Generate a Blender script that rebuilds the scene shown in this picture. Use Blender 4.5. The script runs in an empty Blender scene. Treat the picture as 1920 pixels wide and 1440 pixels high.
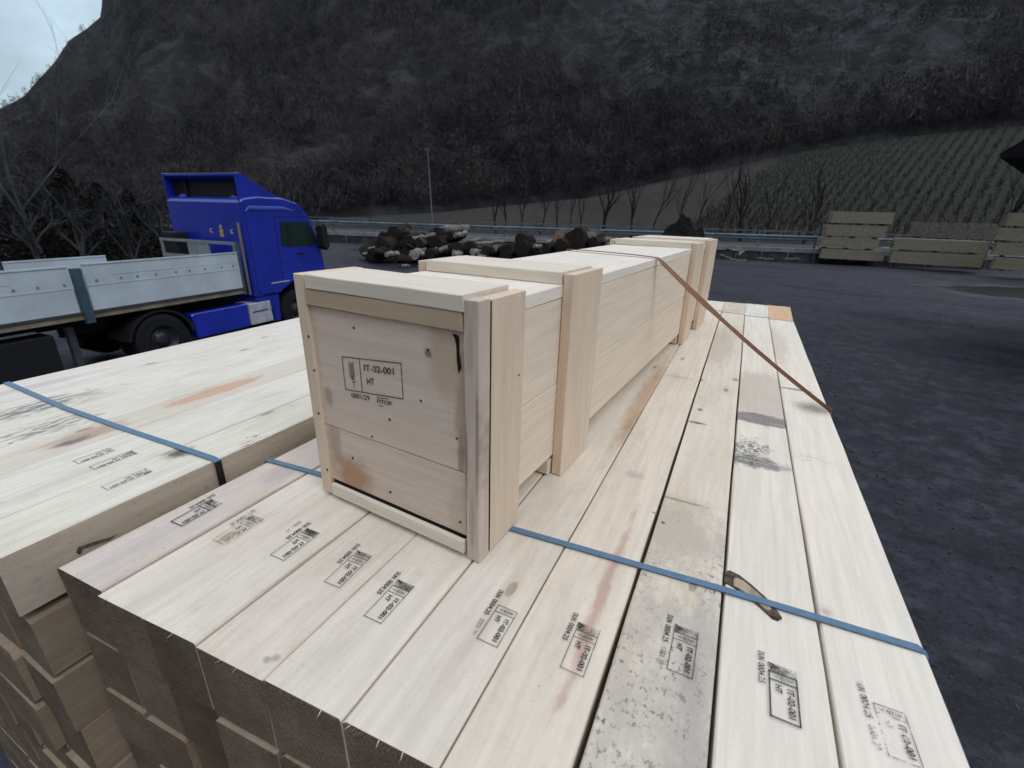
import bpy, bmesh, math, random
import numpy as np
from mathutils import Vector, Matrix, noise as mnoise
random.seed(7); rng = np.random.default_rng(7)
SC = bpy.context.scene; COL = SC.collection
R = math.radians
# ------------------------------------------------------------------ camera
HC, ZT = 3.0, 2.25                       # eye height, top of the timber stack
FPX, PITCH, ROLL, HEAD = 861.774, R(20.6228), R(1.46929), R(25.65982)
cp, sp, cr_, sr_ = math.cos(PITCH), math.sin(PITCH), math.cos(ROLL), math.sin(ROLL)
def _w(v):                               # camera-heading frame -> stack frame (boards run along +Y)
    a = HEAD
    return Vector((v[0]*math.cos(a)-v[1]*math.sin(a), v[0]*math.sin(a)+v[1]*math.cos(a), v[2]))
fwd = _w((0, cp, -sp)); rt0 = _w((1, 0, 0)); up0 = _w((0, sp, cp))
RT = rt0*cr_+up0*sr_; UP = -rt0*sr_+up0*cr_
EYE = Vector((0, 0, HC))
cam = bpy.data.cameras.new('camera'); co = bpy.data.objects.new('camera', cam); COL.objects.link(co)
co.matrix_world = Matrix(((RT.x, UP.x, -fwd.x, 0), (RT.y, UP.y, -fwd.y, 0), (RT.z, UP.z, -fwd.z, HC), (0, 0, 0, 1)))
cam.sensor_width = 36; cam.lens = FPX/1920*36; cam.clip_start = .05; cam.clip_end = 3000
cam.dof.use_dof = True; cam.dof.focus_distance = 1.5; cam.dof.aperture_fstop = 4.5
SC.camera = co
# ------------------------------------------------------------------ light
SUN_EL, SUN_AZ = R(50), R(115)           # azimuth measured clockwise from +Y
w = bpy.data.worlds.new('World'); SC.world = w; w.use_nodes = True
nt = w.node_tree; nt.nodes.clear(); N = nt.nodes.new; L = nt.links.new
out = N('ShaderNodeOutputWorld'); bg = N('ShaderNodeBackground'); bg.inputs[1].default_value = .15
sky = N('ShaderNodeTexSky'); sky.sky_type = 'NISHITA'; sky.sun_disc = False
sky.sun_elevation = SUN_EL; sky.sun_rotation = SUN_AZ; sky.dust_density = 2; sky.altitude = 500
tc = N('ShaderNodeTexCoord'); mp = N('ShaderNodeMapping'); mp.inputs['Scale'].default_value = (1.6, 1.6, 3.2)
nz = N('ShaderNodeTexNoise'); nz.inputs['Scale'].default_value = 1.7; nz.inputs['Detail'].default_value = 7; nz.inputs['Roughness'].default_value = .55
cr = N('ShaderNodeValToRGB'); cr.color_ramp.elements[0].position = .36; cr.color_ramp.elements[0].color = (2.5, 2.9, 3.5, 1)
cr.color_ramp.elements[1].position = .62; cr.color_ramp.elements[1].color = (5.1, 6.5, 7.3, 1)
sx = N('ShaderNodeSeparateXYZ'); mr = N('ShaderNodeMapRange'); mr.inputs['From Min'].default_value = .2; mr.inputs['From Max'].default_value = 1
mr.inputs['To Min'].default_value = .8; mr.inputs['To Max'].default_value = 1.75
vm = N('ShaderNodeVectorMath'); vm.operation = 'SCALE'
mx = N('ShaderNodeMix'); mx.data_type = 'RGBA'; mx.inputs[0].default_value = .88
L(tc.outputs['Generated'], mp.inputs[0]); L(mp.outputs[0], nz.inputs['Vector']); L(nz.outputs[0], cr.inputs[0])
L(tc.outputs['Generated'], sx.inputs[0]); L(sx.outputs[2], mr.inputs['Value']); L(cr.outputs[0], vm.inputs[0]); L(mr.outputs[0], vm.inputs['Scale'])
m2 = N('ShaderNodeMapRange'); m2.inputs['From Min'].default_value = .45; m2.inputs['From Max'].default_value = .9; L(sx.outputs[2], m2.inputs['Value'])
tn = N('ShaderNodeMix'); tn.data_type = 'RGBA'; tn.blend_type = 'MULTIPLY'; tn.inputs[7].default_value = (1.16, .97, .95, 1); L(m2.outputs[0], tn.inputs[0]); L(vm.outputs[0], tn.inputs[6])
L(sky.outputs[0], mx.inputs[6]); L(tn.outputs[2], mx.inputs[7]); L(mx.outputs[2], bg.inputs[0]); L(bg.outputs[0], out.inputs[0])
sl = bpy.data.lights.new('sun', 'SUN'); sl.energy = .8; sl.angle = R(25); sl.color = (1, .96, .92)
so = bpy.data.objects.new('sun', sl); COL.objects.link(so)
sd = Vector((math.sin(SUN_AZ)*math.cos(SUN_EL), math.cos(SUN_AZ)*math.cos(SUN_EL), math.sin(SUN_EL)))
so.rotation_euler = sd.to_track_quat('Z', 'Y').to_euler()
vs = SC.view_settings; vs.view_transform = 'Standard'; vs.look = 'None'; vs.exposure = 0; vs.gamma = 1
# ------------------------------------------------------------------ pixel to place
def ray(px, py):
    return (fwd*FPX+RT*(px-960)-UP*(py-720)).normalized()
def on_z(px, py, z):
    d = ray(px, py); return EYE+d*((z-HC)/d.z)
def at_d(px, py, D):
    d = ray(px, py); return EYE+d*(D/math.hypot(d.x, d.y))
# ------------------------------------------------------------------ helpers
def tag(o, label=None, cat=None, group=None, kind=None):
    if label: o['label'] = label
    if cat: o['category'] = cat
    if group: o['group'] = group
    if kind: o['kind'] = kind
    return o
def empty(name, loc, rz=0, **k):
    o = bpy.data.objects.new(name, None); COL.objects.link(o); o.location = loc; o.rotation_euler = (0, 0, rz)
    o.empty_display_size = .1
    return tag(o, **k)
def link(name, me, parent=None, **k):
    o = bpy.data.objects.new(name, me); COL.objects.link(o)
    if parent: o.parent = parent
    return tag(o, **k)
class MB:
    """collects vertices and faces, then links them as one mesh object"""
    def __init__(s): s.v = []; s.f = []; s.m = []
    def add(s, vs, fs, mi=0):
        n = len(s.v); s.v += [tuple(v) for v in vs]; s.f += [tuple(n+i for i in f) for f in fs]; s.m += [mi]*len(fs)
    def box(s, x0, x1, y0, y1, z0, z1, mi=0, M=None):
        vs = [Vector((x, y, z)) for z in (z0, z1) for y in (y0, y1) for x in (x0, x1)]
        if M: vs = [M@v for v in vs]
        s.add(vs, [(0, 2, 3, 1), (4, 5, 7, 6), (0, 1, 5, 4), (2, 6, 7, 3), (0, 4, 6, 2), (1, 3, 7, 5)], mi)
    def prism(s, prof, a0, a1, ax=0, mi=0):
        """profile points in the two other axes, extruded along ax"""
        n = len(prof)
        def P(a, p):
            return (a, p[0], p[1]) if ax == 0 else ((p[0], a, p[1]) if ax == 1 else (p[0], p[1], a))
        vs = [P(a0, p) for p in prof]+[P(a1, p) for p in prof]
        s.add(vs, [tuple(range(n)), tuple(range(2*n-1, n-1, -1))]+[(i, i+n, (i+1) % n+n, (i+1) % n) for i in range(n)], mi)
    def tube(s, pts, rads, n=6, mi=0, cap=True, capmi=None):
        pts = [Vector(p) for p in pts]; rings = []
        up = Vector((0, 0, 1))
        for i, p in enumerate(pts):
            t = (pts[min(i+1, len(pts)-1)]-pts[max(i-1, 0)]).normalized()
            a = t.cross(up if abs(t.z) < .9 else Vector((1, 0, 0))).normalized(); b = t.cross(a)
            rings.append([p+(a*math.cos(k*2*math.pi/n)+b*math.sin(k*2*math.pi/n))*rads[i] for k in range(n)])
        vs = [v for r in rings for v in r]
        fs = [(i*n+k, i*n+(k+1) % n, (i+1)*n+(k+1) % n, (i+1)*n+k) for i in range(len(pts)-1) for k in range(n)]
        s.add(vs, fs, mi)
        if cap:
            c = capmi if capmi is not None else mi
            s.add(rings[0], [tuple(range(n-1, -1, -1))], c); s.add(rings[-1], [tuple(range(n))], c)
    def build(s, name, mats, parent=None, bevel=0, smooth=False, **k):
        me = bpy.data.meshes.new(name); me.from_pydata(s.v, [], s.f)
        for m in (mats if isinstance(mats, (list, tuple)) else [mats]): me.materials.append(m)
        me.polygons.foreach_set('material_index', s.m)
        bm = bmesh.new(); bm.from_mesh(me); bmesh.ops.recalc_face_normals(bm, faces=bm.faces)
        if bevel: bmesh.ops.bevel(bm, geom=bm.edges[:], offset=bevel, segments=1, affect='EDGES', clamp_overlap=True)
        bm.to_mesh(me); bm.free()
        if smooth: me.shade_smooth()
        return link(name, me, parent, **k)
# ------------------------------------------------------------------ materials
class NT:
    def __init__(s, name, rough=.8, spec=.3):
        s.mat = bpy.data.materials.new(name); s.mat.use_nodes = True; s.nt = s.mat.node_tree
        s.b = s.nt.nodes['Principled BSDF']; s.b.inputs['Roughness'].default_value = rough
        s.b.inputs['Specular IOR Level'].default_value = spec
        s.co = s.n('ShaderNodeTexCoord').outputs['Object']
    def n(s, t, **k):
        x = s.nt.nodes.new(t)
        for a, b in k.items(): setattr(x, a, b)
        return x
    def l(s, a, b): s.nt.links.new(a, b)
    def map(s, scale=(1, 1, 1), loc=(0, 0, 0), src=None, rot=(0, 0, 0)):
        m = s.n('ShaderNodeMapping'); m.inputs['Scale'].default_value = scale; m.inputs['Location'].default_value = loc
        m.inputs['Rotation'].default_value = rot
        s.l(src or s.co, m.inputs[0]); return m.outputs[0]
    def noise(s, vec, scale=1, detail=4, rough=.55, dist=0):
        m = s.n('ShaderNodeTexNoise'); m.inputs['Scale'].default_value = scale; m.inputs['Detail'].default_value = detail
        m.inputs['Roughness'].default_value = rough; m.inputs['Distortion'].default_value = dist
        s.l(vec, m.inputs['Vector']); return m.outputs[0]
    def ramp(s, v, a, b, lo=0, hi=1):
        m = s.n('ShaderNodeMapRange'); m.inputs['From Min'].default_value = a; m.inputs['From Max'].default_value = b
        m.inputs['To Min'].default_value = lo; m.inputs['To Max'].default_value = hi; m.interpolation_type = 'SMOOTHSTEP'
        s.l(v, m.inputs['Value']); return m.outputs[0]
    def math(s, op, a, b=None):
        m = s.n('ShaderNodeMath', operation=op)
        for i, x in enumerate((a, b)):
            if x is None: continue
            if isinstance(x, (int, float)): m.inputs[i].default_value = x
            else: s.l(x, m.inputs[i])
        return m.outputs[0]
    def mix(s, f, a, b, mode='MIX'):
        m = s.n('ShaderNodeMix', data_type='RGBA', blend_type=mode)
        if isinstance(f, (int, float)): m.inputs[0].default_value = f
        else: s.l(f, m.inputs[0])
        for i, x in ((6, a), (7, b)):
            if isinstance(x, tuple): m.inputs[i].default_value = (*x[:3], 1)
            else: s.l(x, m.inputs[i])
        return m.outputs[2]
    def color(s, c):
        if isinstance(c, tuple): s.b.inputs['Base Color'].default_value = (*c[:3], 1)
        else: s.l(c, s.b.inputs['Base Color'])
    def bump(s, h, strength=.3, dist=.01):
        m = s.n('ShaderNodeBump'); m.inputs['Strength'].default_value = strength; m.inputs['Distance'].default_value = dist
        s.l(h, m.inputs['Height']); s.l(m.outputs[0], s.b.inputs['Normal'])
    def blob(s, col, c, r, color, amt=.6, soft=.6, warp=.5, streak=None, rot=0, wscale=40):
        """one stain with an outline of its own, in the object's coordinates (x, y)"""
        v = s.map(scale=(1/r[0], 1/r[1], 0), src=s.map(loc=(-c[0], -c[1], 0), src=s.co), rot=(0, 0, 0))
        if rot:
            v = s.map(scale=(1/r[0], 1/r[1], 0), src=s.map(src=s.map(loc=(-c[0], -c[1], 0)), rot=(0, 0, rot)))
        ln = s.n('ShaderNodeVectorMath', operation='LENGTH'); s.l(v, ln.inputs[0])
        nn = s.noise(s.map(scale=(1, .35, 1), src=s.co, loc=(c[0]*7, c[1]*3, 0)), wscale, 5, .6)
        d = s.math('ADD', ln.outputs['Value'], s.math('MULTIPLY', s.math('SUBTRACT', nn, .5), warp*2))
        f = s.ramp(d, 1, 1-soft, 0, amt)
        if streak:
            sn = s.noise(s.map(scale=streak[0], src=s.co), 1, 5, .65)
            f = s.math('MULTIPLY', f, s.ramp(sn, streak[1], streak[1]+.14, 0, 1))
        return s.mix(f, col, color)
def plain(name, c, rough=.6, spec=.4, metal=0, var=.15, scale=8, bump=0):
    m = NT(name, rough, spec); n = m.noise(m.co, scale, 5)
    m.color(m.mix(m.ramp(n, .3, .7), tuple(x*(1-var) for x in c), tuple(min(1, x*(1+var)) for x in c)))
    m.b.inputs['Metallic'].default_value = metal
    if bump: m.bump(n, bump)
    return m.mat
def wood(name, base, seed=0, grain=.14, knots=True, grey=0, greyr=None, stains=(), warm=(.55, .38, .24), axis='y', bump=.25, pink=.25):
    base = (min(.9, base[0]*1.03), base[1]*.990, base[2]*.905)
    m = NT(name, .85, .15)
    s = {'y': (1, .05, 1), 'x': (.05, 1, 1), 'z': (1, 1, .05)}[axis]
    oi = m.n('ShaderNodeObjectInfo')
    of = m.n('ShaderNodeVectorMath', operation='SCALE'); of.inputs[0].default_value = (9.1, 5.3, 3.7); m.l(oi.outputs['Random'], of.inputs['Scale'])
    ad = m.n('ShaderNodeVectorMath', operation='ADD'); m.l(m.co, ad.inputs[0]); m.l(of.outputs[0], ad.inputs[1])
    P = m.map(src=ad.outputs[0], loc=(seed*3.7, seed*1.3, 0))
    g1 = m.noise(m.map(scale=s, src=P), 55, 6, .65, .4)
    g2 = m.noise(m.map(scale=tuple(min(1, x*3) for x in s), src=P), 9, 4, .6, .8)
    g3 = m.noise(P, 330, 3, .7)
    col = m.mix(m.ramp(g1, .32, .7), tuple(x*(1-grain) for x in base), tuple(min(.95, x*(1+grain*.55)) for x in base))
    col = m.mix(m.ramp(g2, .52, .74, 0, pink), col, tuple(base[i]*(1.0, .88, .82)[i] for i in range(3)))
    col = m.mix(m.ramp(g2, .5, .28, 0, .3), col, tuple(x*.86 for x in base))
    col = m.mix(m.ramp(g3, .3, .75, 0, .16), col, tuple(x*.55 for x in base))
    if knots:
        vo = m.n('ShaderNodeTexVoronoi'); vo.voronoi_dimensions = '2D' if axis != 'z' else '3D'; vo.inputs['Scale'].default_value = 1
        sc = {'y': (5.5, 2.1, 1), 'x': (2.1, 5.5, 1), 'z': (5.5, 5.5, 2.1)}[axis]
        m.l(m.map(scale=sc, src=P), vo.inputs['Vector'])
        sc2 = m.n('ShaderNodeSeparateColor'); m.l(vo.outputs['Color'], sc2.inputs[0])
        gate = m.math('GREATER_THAN', sc2.outputs[0], .74)
        d = m.math('ADD', vo.outputs['Distance'], m.math('MULTIPLY', m.math('SUBTRACT', g1, .5), .05))
        halo = m.math('MULTIPLY', m.ramp(d, .16, .05, 0, .35), gate); core = m.math('MULTIPLY', m.ramp(d, .06, .035, 0, .6), gate)
        col = m.mix(halo, col, tuple(base[i]*(.8, .66, .52)[i] for i in range(3))); col = m.mix(core, col, (.16, .11, .075))
    if grey:
        gn = m.noise(m.map(scale=(1, .5, 1), src=P), 11, 8, .72)
        f1, f2 = m.ramp(gn, .35, .62, 0, grey), None
        if greyr:
            sy_ = m.n('ShaderNodeSeparateXYZ'); m.l(m.co, sy_.inputs[0]); f2 = m.ramp(sy_.outputs[1], greyr+.02, greyr-.03, .08, 1); f1 = m.math('MULTIPLY', f1, f2)
        col = m.mix(f1, col, (.50, .45, .385))
        gs = m.noise(m.map(scale=(1, .7, 1), src=P), 90, 4, .75)
        gq = m.noise(m.map(scale=(1, .6, 1), src=P, loc=(3, 9, 0)), 9, 4, .6); f3 = m.math('MULTIPLY', m.ramp(gs, .54, .64, 0, min(1, grey*1.0)), m.ramp(gq, .38, .58, 0, 1)); col = m.mix(m.math('MULTIPLY', f3, f2) if f2 else f3, col, (.10, .10, .10))
    if knots:
        gd = m.noise(m.map(scale=(1, .3, 1), src=P, loc=(4, 2, 0)), 6, 6, .7); col = m.mix(m.ramp(gd, .48, .70, 0, .5), col, (base[0]*.70, base[1]*.66, base[2]*.60)); ge = m.noise(m.map(scale=(1, .5, 1), src=P, loc=(9, 4, 0)), 24, 6, .75); col = m.mix(m.ramp(ge, .50, .72, 0, .35), col, (base[0]*.72, base[1]*.69, base[2]*.66)); sw = m.noise(m.map(scale=(.06, 1, 1), src=P), 150, 2, .5); col = m.mix(m.ramp(sw, .55, .75, 0, .12), col, tuple(x*.6 for x in base))
        gp = m.noise(m.map(scale=(1, .6, 1), src=P, loc=(1, 7, 0)), 75, 3, .6); col = m.mix(m.ramp(gp, .70, .76, 0, .55), col, (.2, .19, .18))
    for st in stains: col = m.blob(col, *st[:4], **st[4]) if len(st) > 4 else m.blob(col, *st)
    m.color(col)
    m.bump(m.math('ADD', m.math('MULTIPLY', g1, .7), m.math('MULTIPLY', g3, .5)), bump, .0025)
    return m.mat
def M_end(name, a, b):                  # sawn end grain, rough and weathered dark
    m = NT(name, .95, .1); oi = m.n('ShaderNodeObjectInfo')
    of = m.n('ShaderNodeVectorMath', operation='SCALE'); of.inputs[0].default_value = (9.1, 5.3, 3.7); m.l(oi.outputs['Random'], of.inputs['Scale'])
    ad = m.n('ShaderNodeVectorMath', operation='ADD'); m.l(m.co, ad.inputs[0]); m.l(of.outputs[0], ad.inputs[1]); P = ad.outputs[0]
    n1 = m.noise(m.map(scale=(1, 1, 1), src=P), 7, 6, .65); n2 = m.noise(P, 130, 4, .75)
    w_ = m.n('ShaderNodeTexWave', wave_type='RINGS', rings_direction='Y'); w_.inputs['Scale'].default_value = 26; w_.inputs['Distortion'].default_value = 3
    m.l(m.map(loc=(0, 0, .25), src=P), w_.inputs['Vector'])
    col = m.mix(m.ramp(n1, .3, .7), a, b); col = m.mix(m.math('MULTIPLY', w_.outputs[1], .3), col, tuple(x*.6 for x in a))
    col = m.mix(m.ramp(n2, .45, .75, 0, .55), col, tuple(x*.45 for x in a))
    rv = m.n('ShaderNodeHueSaturation'); m.l(m.ramp(oi.outputs['Random'], 0, 1, .85, 1.15), rv.inputs['Value']); m.l(col, rv.inputs['Color'])
    m.color(rv.outputs[0]); m.bump(n2, .9, .008); return m.mat
END = M_end('sawn_end_grain', (.20, .15, .112), (.31, .24, .18))
def ink_mat(name, lo, hi, scale=220, c=(.045, .05, .055)):
    m = NT(name, .9, .1); m.color(c)
    a = m.noise(m.co, scale, 4, .75); b = m.noise(m.co, 24, 3, .6)
    f = m.ramp(m.math('ADD', m.math('MULTIPLY', a, .6), m.math('MULTIPLY', b, .4)), lo, hi, 0, .9)
    m.l(f, m.b.inputs['Alpha']); return m.mat
INK = ink_mat('stamp_ink', .30, .46, c=(.03, .033, .038)); INK_F = ink_mat('faded_stamp_ink', .42, .54); INK_S = ink_mat('smeared_stamp_ink', .46, .60, 420)
NAIL = plain('nail_rust', (.06, .045, .035), .6, .4, .6)
# ------------------------------------------------------------------ beams
def beam(name, xs0, xs1, y0, y1, ztop, th, mats, seed, splinters=False, seg=18, droop=0, chip=1.0, skew=0, **k):
    """one sawn beam: xs0=(left,right) at the near end, xs1 at the far end; origin at the near end, top centre"""
    r = random.Random(seed); ox, oy = (xs0[0]+xs0[1])/2, y0
    e = .0022; mb = MB(); rings = []
    for i in range(seg+1):
        t = i/seg; y = (y1-y0)*t
        xl = xs0[0]+(xs1[0]-xs0[0])*t-ox+.0012; xr = xs0[1]+(xs1[1]-xs0[1])*t-ox-.0012
        j = lambda a=.0011: r.uniform(-a, a)
        zb = -th; z = droop*t
        c = .0028*chip
        pr = [(xl+c+j(), z), (xr-c+j(), z), (xr+j(), z-c), (xr+j(), zb+c), (xr-c, zb), (xl+c, zb), (xl+j(), zb+c), (xl+j(), z-c)]
        dy = [(r.uniform(-.002, .002) if i in (0, seg) else 0)+(p[0]*skew if i == 0 else 0) for p in pr]
        rings.append([(p[0], y+d, p[1]) for p, d in zip(pr, dy)])
    vs = [v for q in rings for v in q]
    mb.add(vs, [(i*8+q, i*8+(q+1) % 8, (i+1)*8+(q+1) % 8, (i+1)*8+q) for i in range(seg) for q in range(8)])
    mb.add(rings[0], [tuple(range(7, -1, -1))], 1); mb.add(rings[-1], [tuple(range(8))], 1)
    if splinters:
        for _ in range(int(330*(xs0[1]-xs0[0]))):
            x = r.uniform(rings[0][0][0], rings[0][1][0]); z = -abs(r.gauss(0, .006)); l = r.uniform(.002, .006) if r.random() < .9 else r.uniform(.005, .012)
            wd = r.uniform(.0005, .0012); a = r.uniform(-.6, .6); sk = x*skew; dz = r.uniform(-.7, .3)*l
            mb.add([(x-wd, sk+.004, z), (x+wd, sk+.004, z), (x+a*l, sk-l, z+dz), (x, sk+.004, z-wd)], [(0, 1, 2), (0, 2, 3), (1, 3, 2)], 0 if z > -.001 and l > .009 else 1)
    o = mb.build(name, mats, **k); o.location = (ox, oy, ztop)
    return o
BX = [-1.224, -1.064, -.918, -.770, -.605, -.436, -.265, -.090, .085, .2595, .432]
def yfront(x): return .2745+.066*(x+1.224) if x < -.2 else .345+.02*(x+.2)
CB = (.80, .745, .67)
DK = (.13, .125, .12)
def bl(c, r, col, **k): return (c, r, col, k.pop('amt', .6), k)
# per-board appearance: base colour, greyness, stains given in board coordinates (x from board middle, y from its near end)
def cx(i, px, py, z=ZT):
    p = on_z(px, py, z); return (p.x-(BX[i]+BX[i+1])/2, p.y-yfront((BX[i]+BX[i+1])/2))
board = [
 dict(c=(.72, .66, .63), g=.12, st=[bl((0, .12), (.05, .3), (.42, .40, .44), amt=.35, soft=.9), bl((.02, .48), (.07, .10), (.40, .36, .38), amt=.5, soft=.9)],  # two soft violet grey patches in the wood colour
      lab='narrow board at the left edge of the near stack, with violet grey patches'),
 dict(c=(.80, .755, .70), g=.05, st=[], lab='pale clean board second from the left edge of the near stack'),
 dict(c=(.80, .75, .70), g=.05, st=[], lab='pale board third from the left of the near stack, with two stacked stamps'),
 dict(c=(.79, .735, .68), g=.05, st=[bl(cx(3, 500, 1235), (.012, .010), (.32, .3, .29), amt=.7, soft=.7), bl(cx(3, 517, 1233), (.013, .011), (.3, .28, .27), amt=.6, soft=.7)], lab='pale board fourth from the left of the near stack, running under the crate'),
 dict(c=(.80, .755, .70), g=.05, st=[bl(cx(4, 515, 1232), (.010, .008), (.35, .33, .32), amt=.7, soft=.7), bl(cx(4, 478, 1258), (.010, .008), (.25, .24, .23), amt=.8, soft=.6)], lab='pale board with dark spots near its end, fifth from the left'),
 dict(c=(.79, .735, .68), g=.06, st=[bl((.02, .2), (.03, .25), (.55, .45, .38), amt=.35, soft=.9), bl(cx(5, 1215, 730), (.055, .9), (.50, .33, .20), amt=.75, soft=.8), bl(cx(5, 1180, 800), (.04, .25), (.42, .26, .15), amt=.6, soft=.9)], lab='pale board ending below the near right corner of the crate'),
 dict(c=(.80, .735, .665), g=.05, st=[bl((.035, .42), (.018, .40), (.48, .27, .21), amt=.65, soft=.8, warp=.9, rot=.0), bl(cx(6, 1275, 707), (.09, .035), (.40, .37, .34), amt=.7, soft=.7, streak=((14, 200, 1), .42)), bl(cx(6, 1306, 745), (.012, .02), DK, amt=.9), bl(cx(6, 1190, 890), (.05, .03), (.45, .43, .41), amt=.6, soft=.8), bl(cx(6, 1232, 962), (.02, .006), DK, amt=.8)], lab='pale board with long reddish streak, fourth from the right'),
 dict(c=(.78, .73, .66), g=.85, st=[bl(cx(7, 1270, 975), (.09, .2), (.60, .50, .38), amt=.5, soft=.6), bl(cx(7, 1280, 940), (.085, .008), (.2, .18, .16), amt=.6, soft=.5), bl((.05, .3), (.05, .35), (.38, .36, .33), amt=.5, soft=.8),
       bl(cx(7, 1308, 793), (.045, .014), DK, amt=.9, soft=.7), bl(cx(7, 1312, 768), (.016, .02), DK, amt=.8), bl(cx(7, 1312, 712), (.02, .04), DK, amt=.7), bl(cx(7, 1378, 712), (.02, .03), DK, amt=.6), bl(cx(7, 1345, 645), (.12, .62), (.54, .46, .38), amt=.6, soft=.5, warp=.5), bl(cx(7, 1243, 980), (.008, .008), DK, amt=.9)], lab='grey mouldy board beside the dark open joint, third from the right'),
 dict(c=(.83, .79, .74), g=.05, st=[bl(cx(8, 1405, 845), (.085, .13), (.09, .09, .085), amt=.85, soft=.7, warp=1.3, streak=((70, 110, 1), .42)), bl(cx(8, 1420, 866), (.105, .055), (.16, .16, .155), amt=.9, soft=.4, warp=.5, streak=((10, 260, 1), .38)),
       bl(cx(8, 1430, 738), (.16, .42), (.54, .46, .38), amt=.65, soft=.35, warp=.45), bl(cx(8, 1428, 786), (.16, .065), (.20, .19, .18), amt=.85, soft=.25, warp=.25, streak=((6, 160, 1), .30)), bl(cx(8, 1395, 1105), (.0, .0), DK, amt=0)], lab='bright board with a black scuff and a bark pocket, second from the right'),
 dict(c=(.84, .80, .75), g=.04, st=[bl(cx(9, 1525, 765), (.10, .11), (.26, .23, .21), amt=.85, soft=.9, warp=.3), bl(cx(9, 1490, 730), (.09, .022), (.25, .22, .2), amt=.8, soft=.6, warp=.4), bl(cx(9, 1520, 860), (.08, .05), (.45, .43, .42), amt=.5, soft=.8, streak=((20, 120, 1), .45)),
       bl(cx(9, 1548, 1147), (.012, .014), (.45, .33, .28), amt=.7, soft=.8, warp=.3), bl(cx(9, 1548, 1147), (.026, .03), (.62, .52, .46), amt=.5, soft=.8, warp=.3), bl(cx(9, 1455, 645), (.09, .7), (.60, .51, .42), amt=.55, soft=.6, warp=.5)], lab='bright board along the right edge of the near stack, with a small round knot'),
]
ORD = ['first', 'second', 'third', 'fourth', 'fifth', 'sixth', 'seventh', 'eighth', 'ninth', 'tenth', 'eleventh', 'twelfth', 'thirteenth']
beams = []
GAP = [0, .007, .0012, .0032, .0012, .0032, .0012, .0070, .0050, .0036, 0]
TH = .176
for i, b in enumerate(board):
    m = wood('near_board_%s_wood' % ORD[i], b['c'], seed=i+1+(i == 7)*4, knots=i not in (8, 9), grey=b['g'], greyr=cx(7, 1300, 936)[1] if i == 7 else None, stains=[s for s in b['st'] if s[1][0] > 0], grain=.10)
    xm = (BX[i]+BX[i+1])/2; yf = yfront(xm)+(.010 if i == 0 else 0)
    o = beam('timber_board', (BX[i]+GAP[i]*.5, BX[i+1]-GAP[i+1]*.5), (BX[i]+GAP[i]*.2, BX[i+1]-GAP[i+1]*.2), yf, 4.235-.14*(xm+.126)/.544*(1 if xm > -.2 else .2), ZT+random.uniform(-.0015, .0015), TH, [m, END], 10+i, splinters=True, skew=.066,
             label=b['lab'], cat='board', group='top boards of the near timber stack')
    beams.append(o)
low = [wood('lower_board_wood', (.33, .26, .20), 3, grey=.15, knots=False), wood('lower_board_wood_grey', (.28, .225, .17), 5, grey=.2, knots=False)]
END2 = M_end('sawn_end_grain_brown', (.17, .118, .082), (.26, .185, .13))
r0 = random.Random(5)
for t in range(1, 12):
    z = ZT-t*(TH+.003)-.001
    off = r0.uniform(-.012, .012)
    for i in range(10):
        dy = r0.uniform(-.014, .012)
        x0, x1 = BX[i]+off+r0.uniform(0, .004), BX[i+1]+off-r0.uniform(0, .012)
        zt = z-r0.choice((0, 0, 0, .003, .006))
        beam('timber_board', (x0, x1), (x0, x1), yfront((x0+x1)/2)+.004+dy, 4.2, zt, TH-(z-zt), [low[r0.random() < .4], END if r0.random() < .5 else END2], t*37+i, seg=3, skew=.066, splinters=t < 4 and i < 8, chip=r0.choice((1, 2, 5)),
             label='rough board %s tier down, %s from the left in the near stack' % (ORD[t], ORD[i]), cat='board', group='lower boards of the near timber stack')
# stack behind, only its near ends show beyond the long boards
rc = [(.80, .74, .68), (.70, .63, .56), (.80, .77, .74), (.72, .50, .35)]
for t in range(0, 12):
    for j, i in enumerate((5, 6, 7, 8, 9)):
        xm = (BX[i]+BX[i+1])/2; y0 = 4.255-.14*(xm+.126)/.544+.006
        z = ZT-.002-t*(TH+.003)
        mm = wood('short_board_wood', rc[max(0, j-1)], 30+j, grain=.1, stains=[bl((0, .12), (.04, .03), (.25, .22, .2), amt=.5)] if j in (2, 3) else ()) if t == 0 else low[0]
        x0, x1 = BX[i]+.006*(t > 0), BX[i+1]
        beam('timber_board', (x0, x1), (x0+.002*j, x1+.005*j), y0, 4.74+.02*j, z, TH, [mm, END], 500+t*9+i, seg=3,
             label=('short %s board in the far row, %s from the right edge' % (('pale', 'pale', 'tan', 'white', 'orange tinted')[j], ORD[4-j])) if t == 0 else 'short board %s tier down in the far row, %s from the right' % (ORD[t], ORD[4-j]),
             cat='board', group='short boards beyond the long ones')
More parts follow.
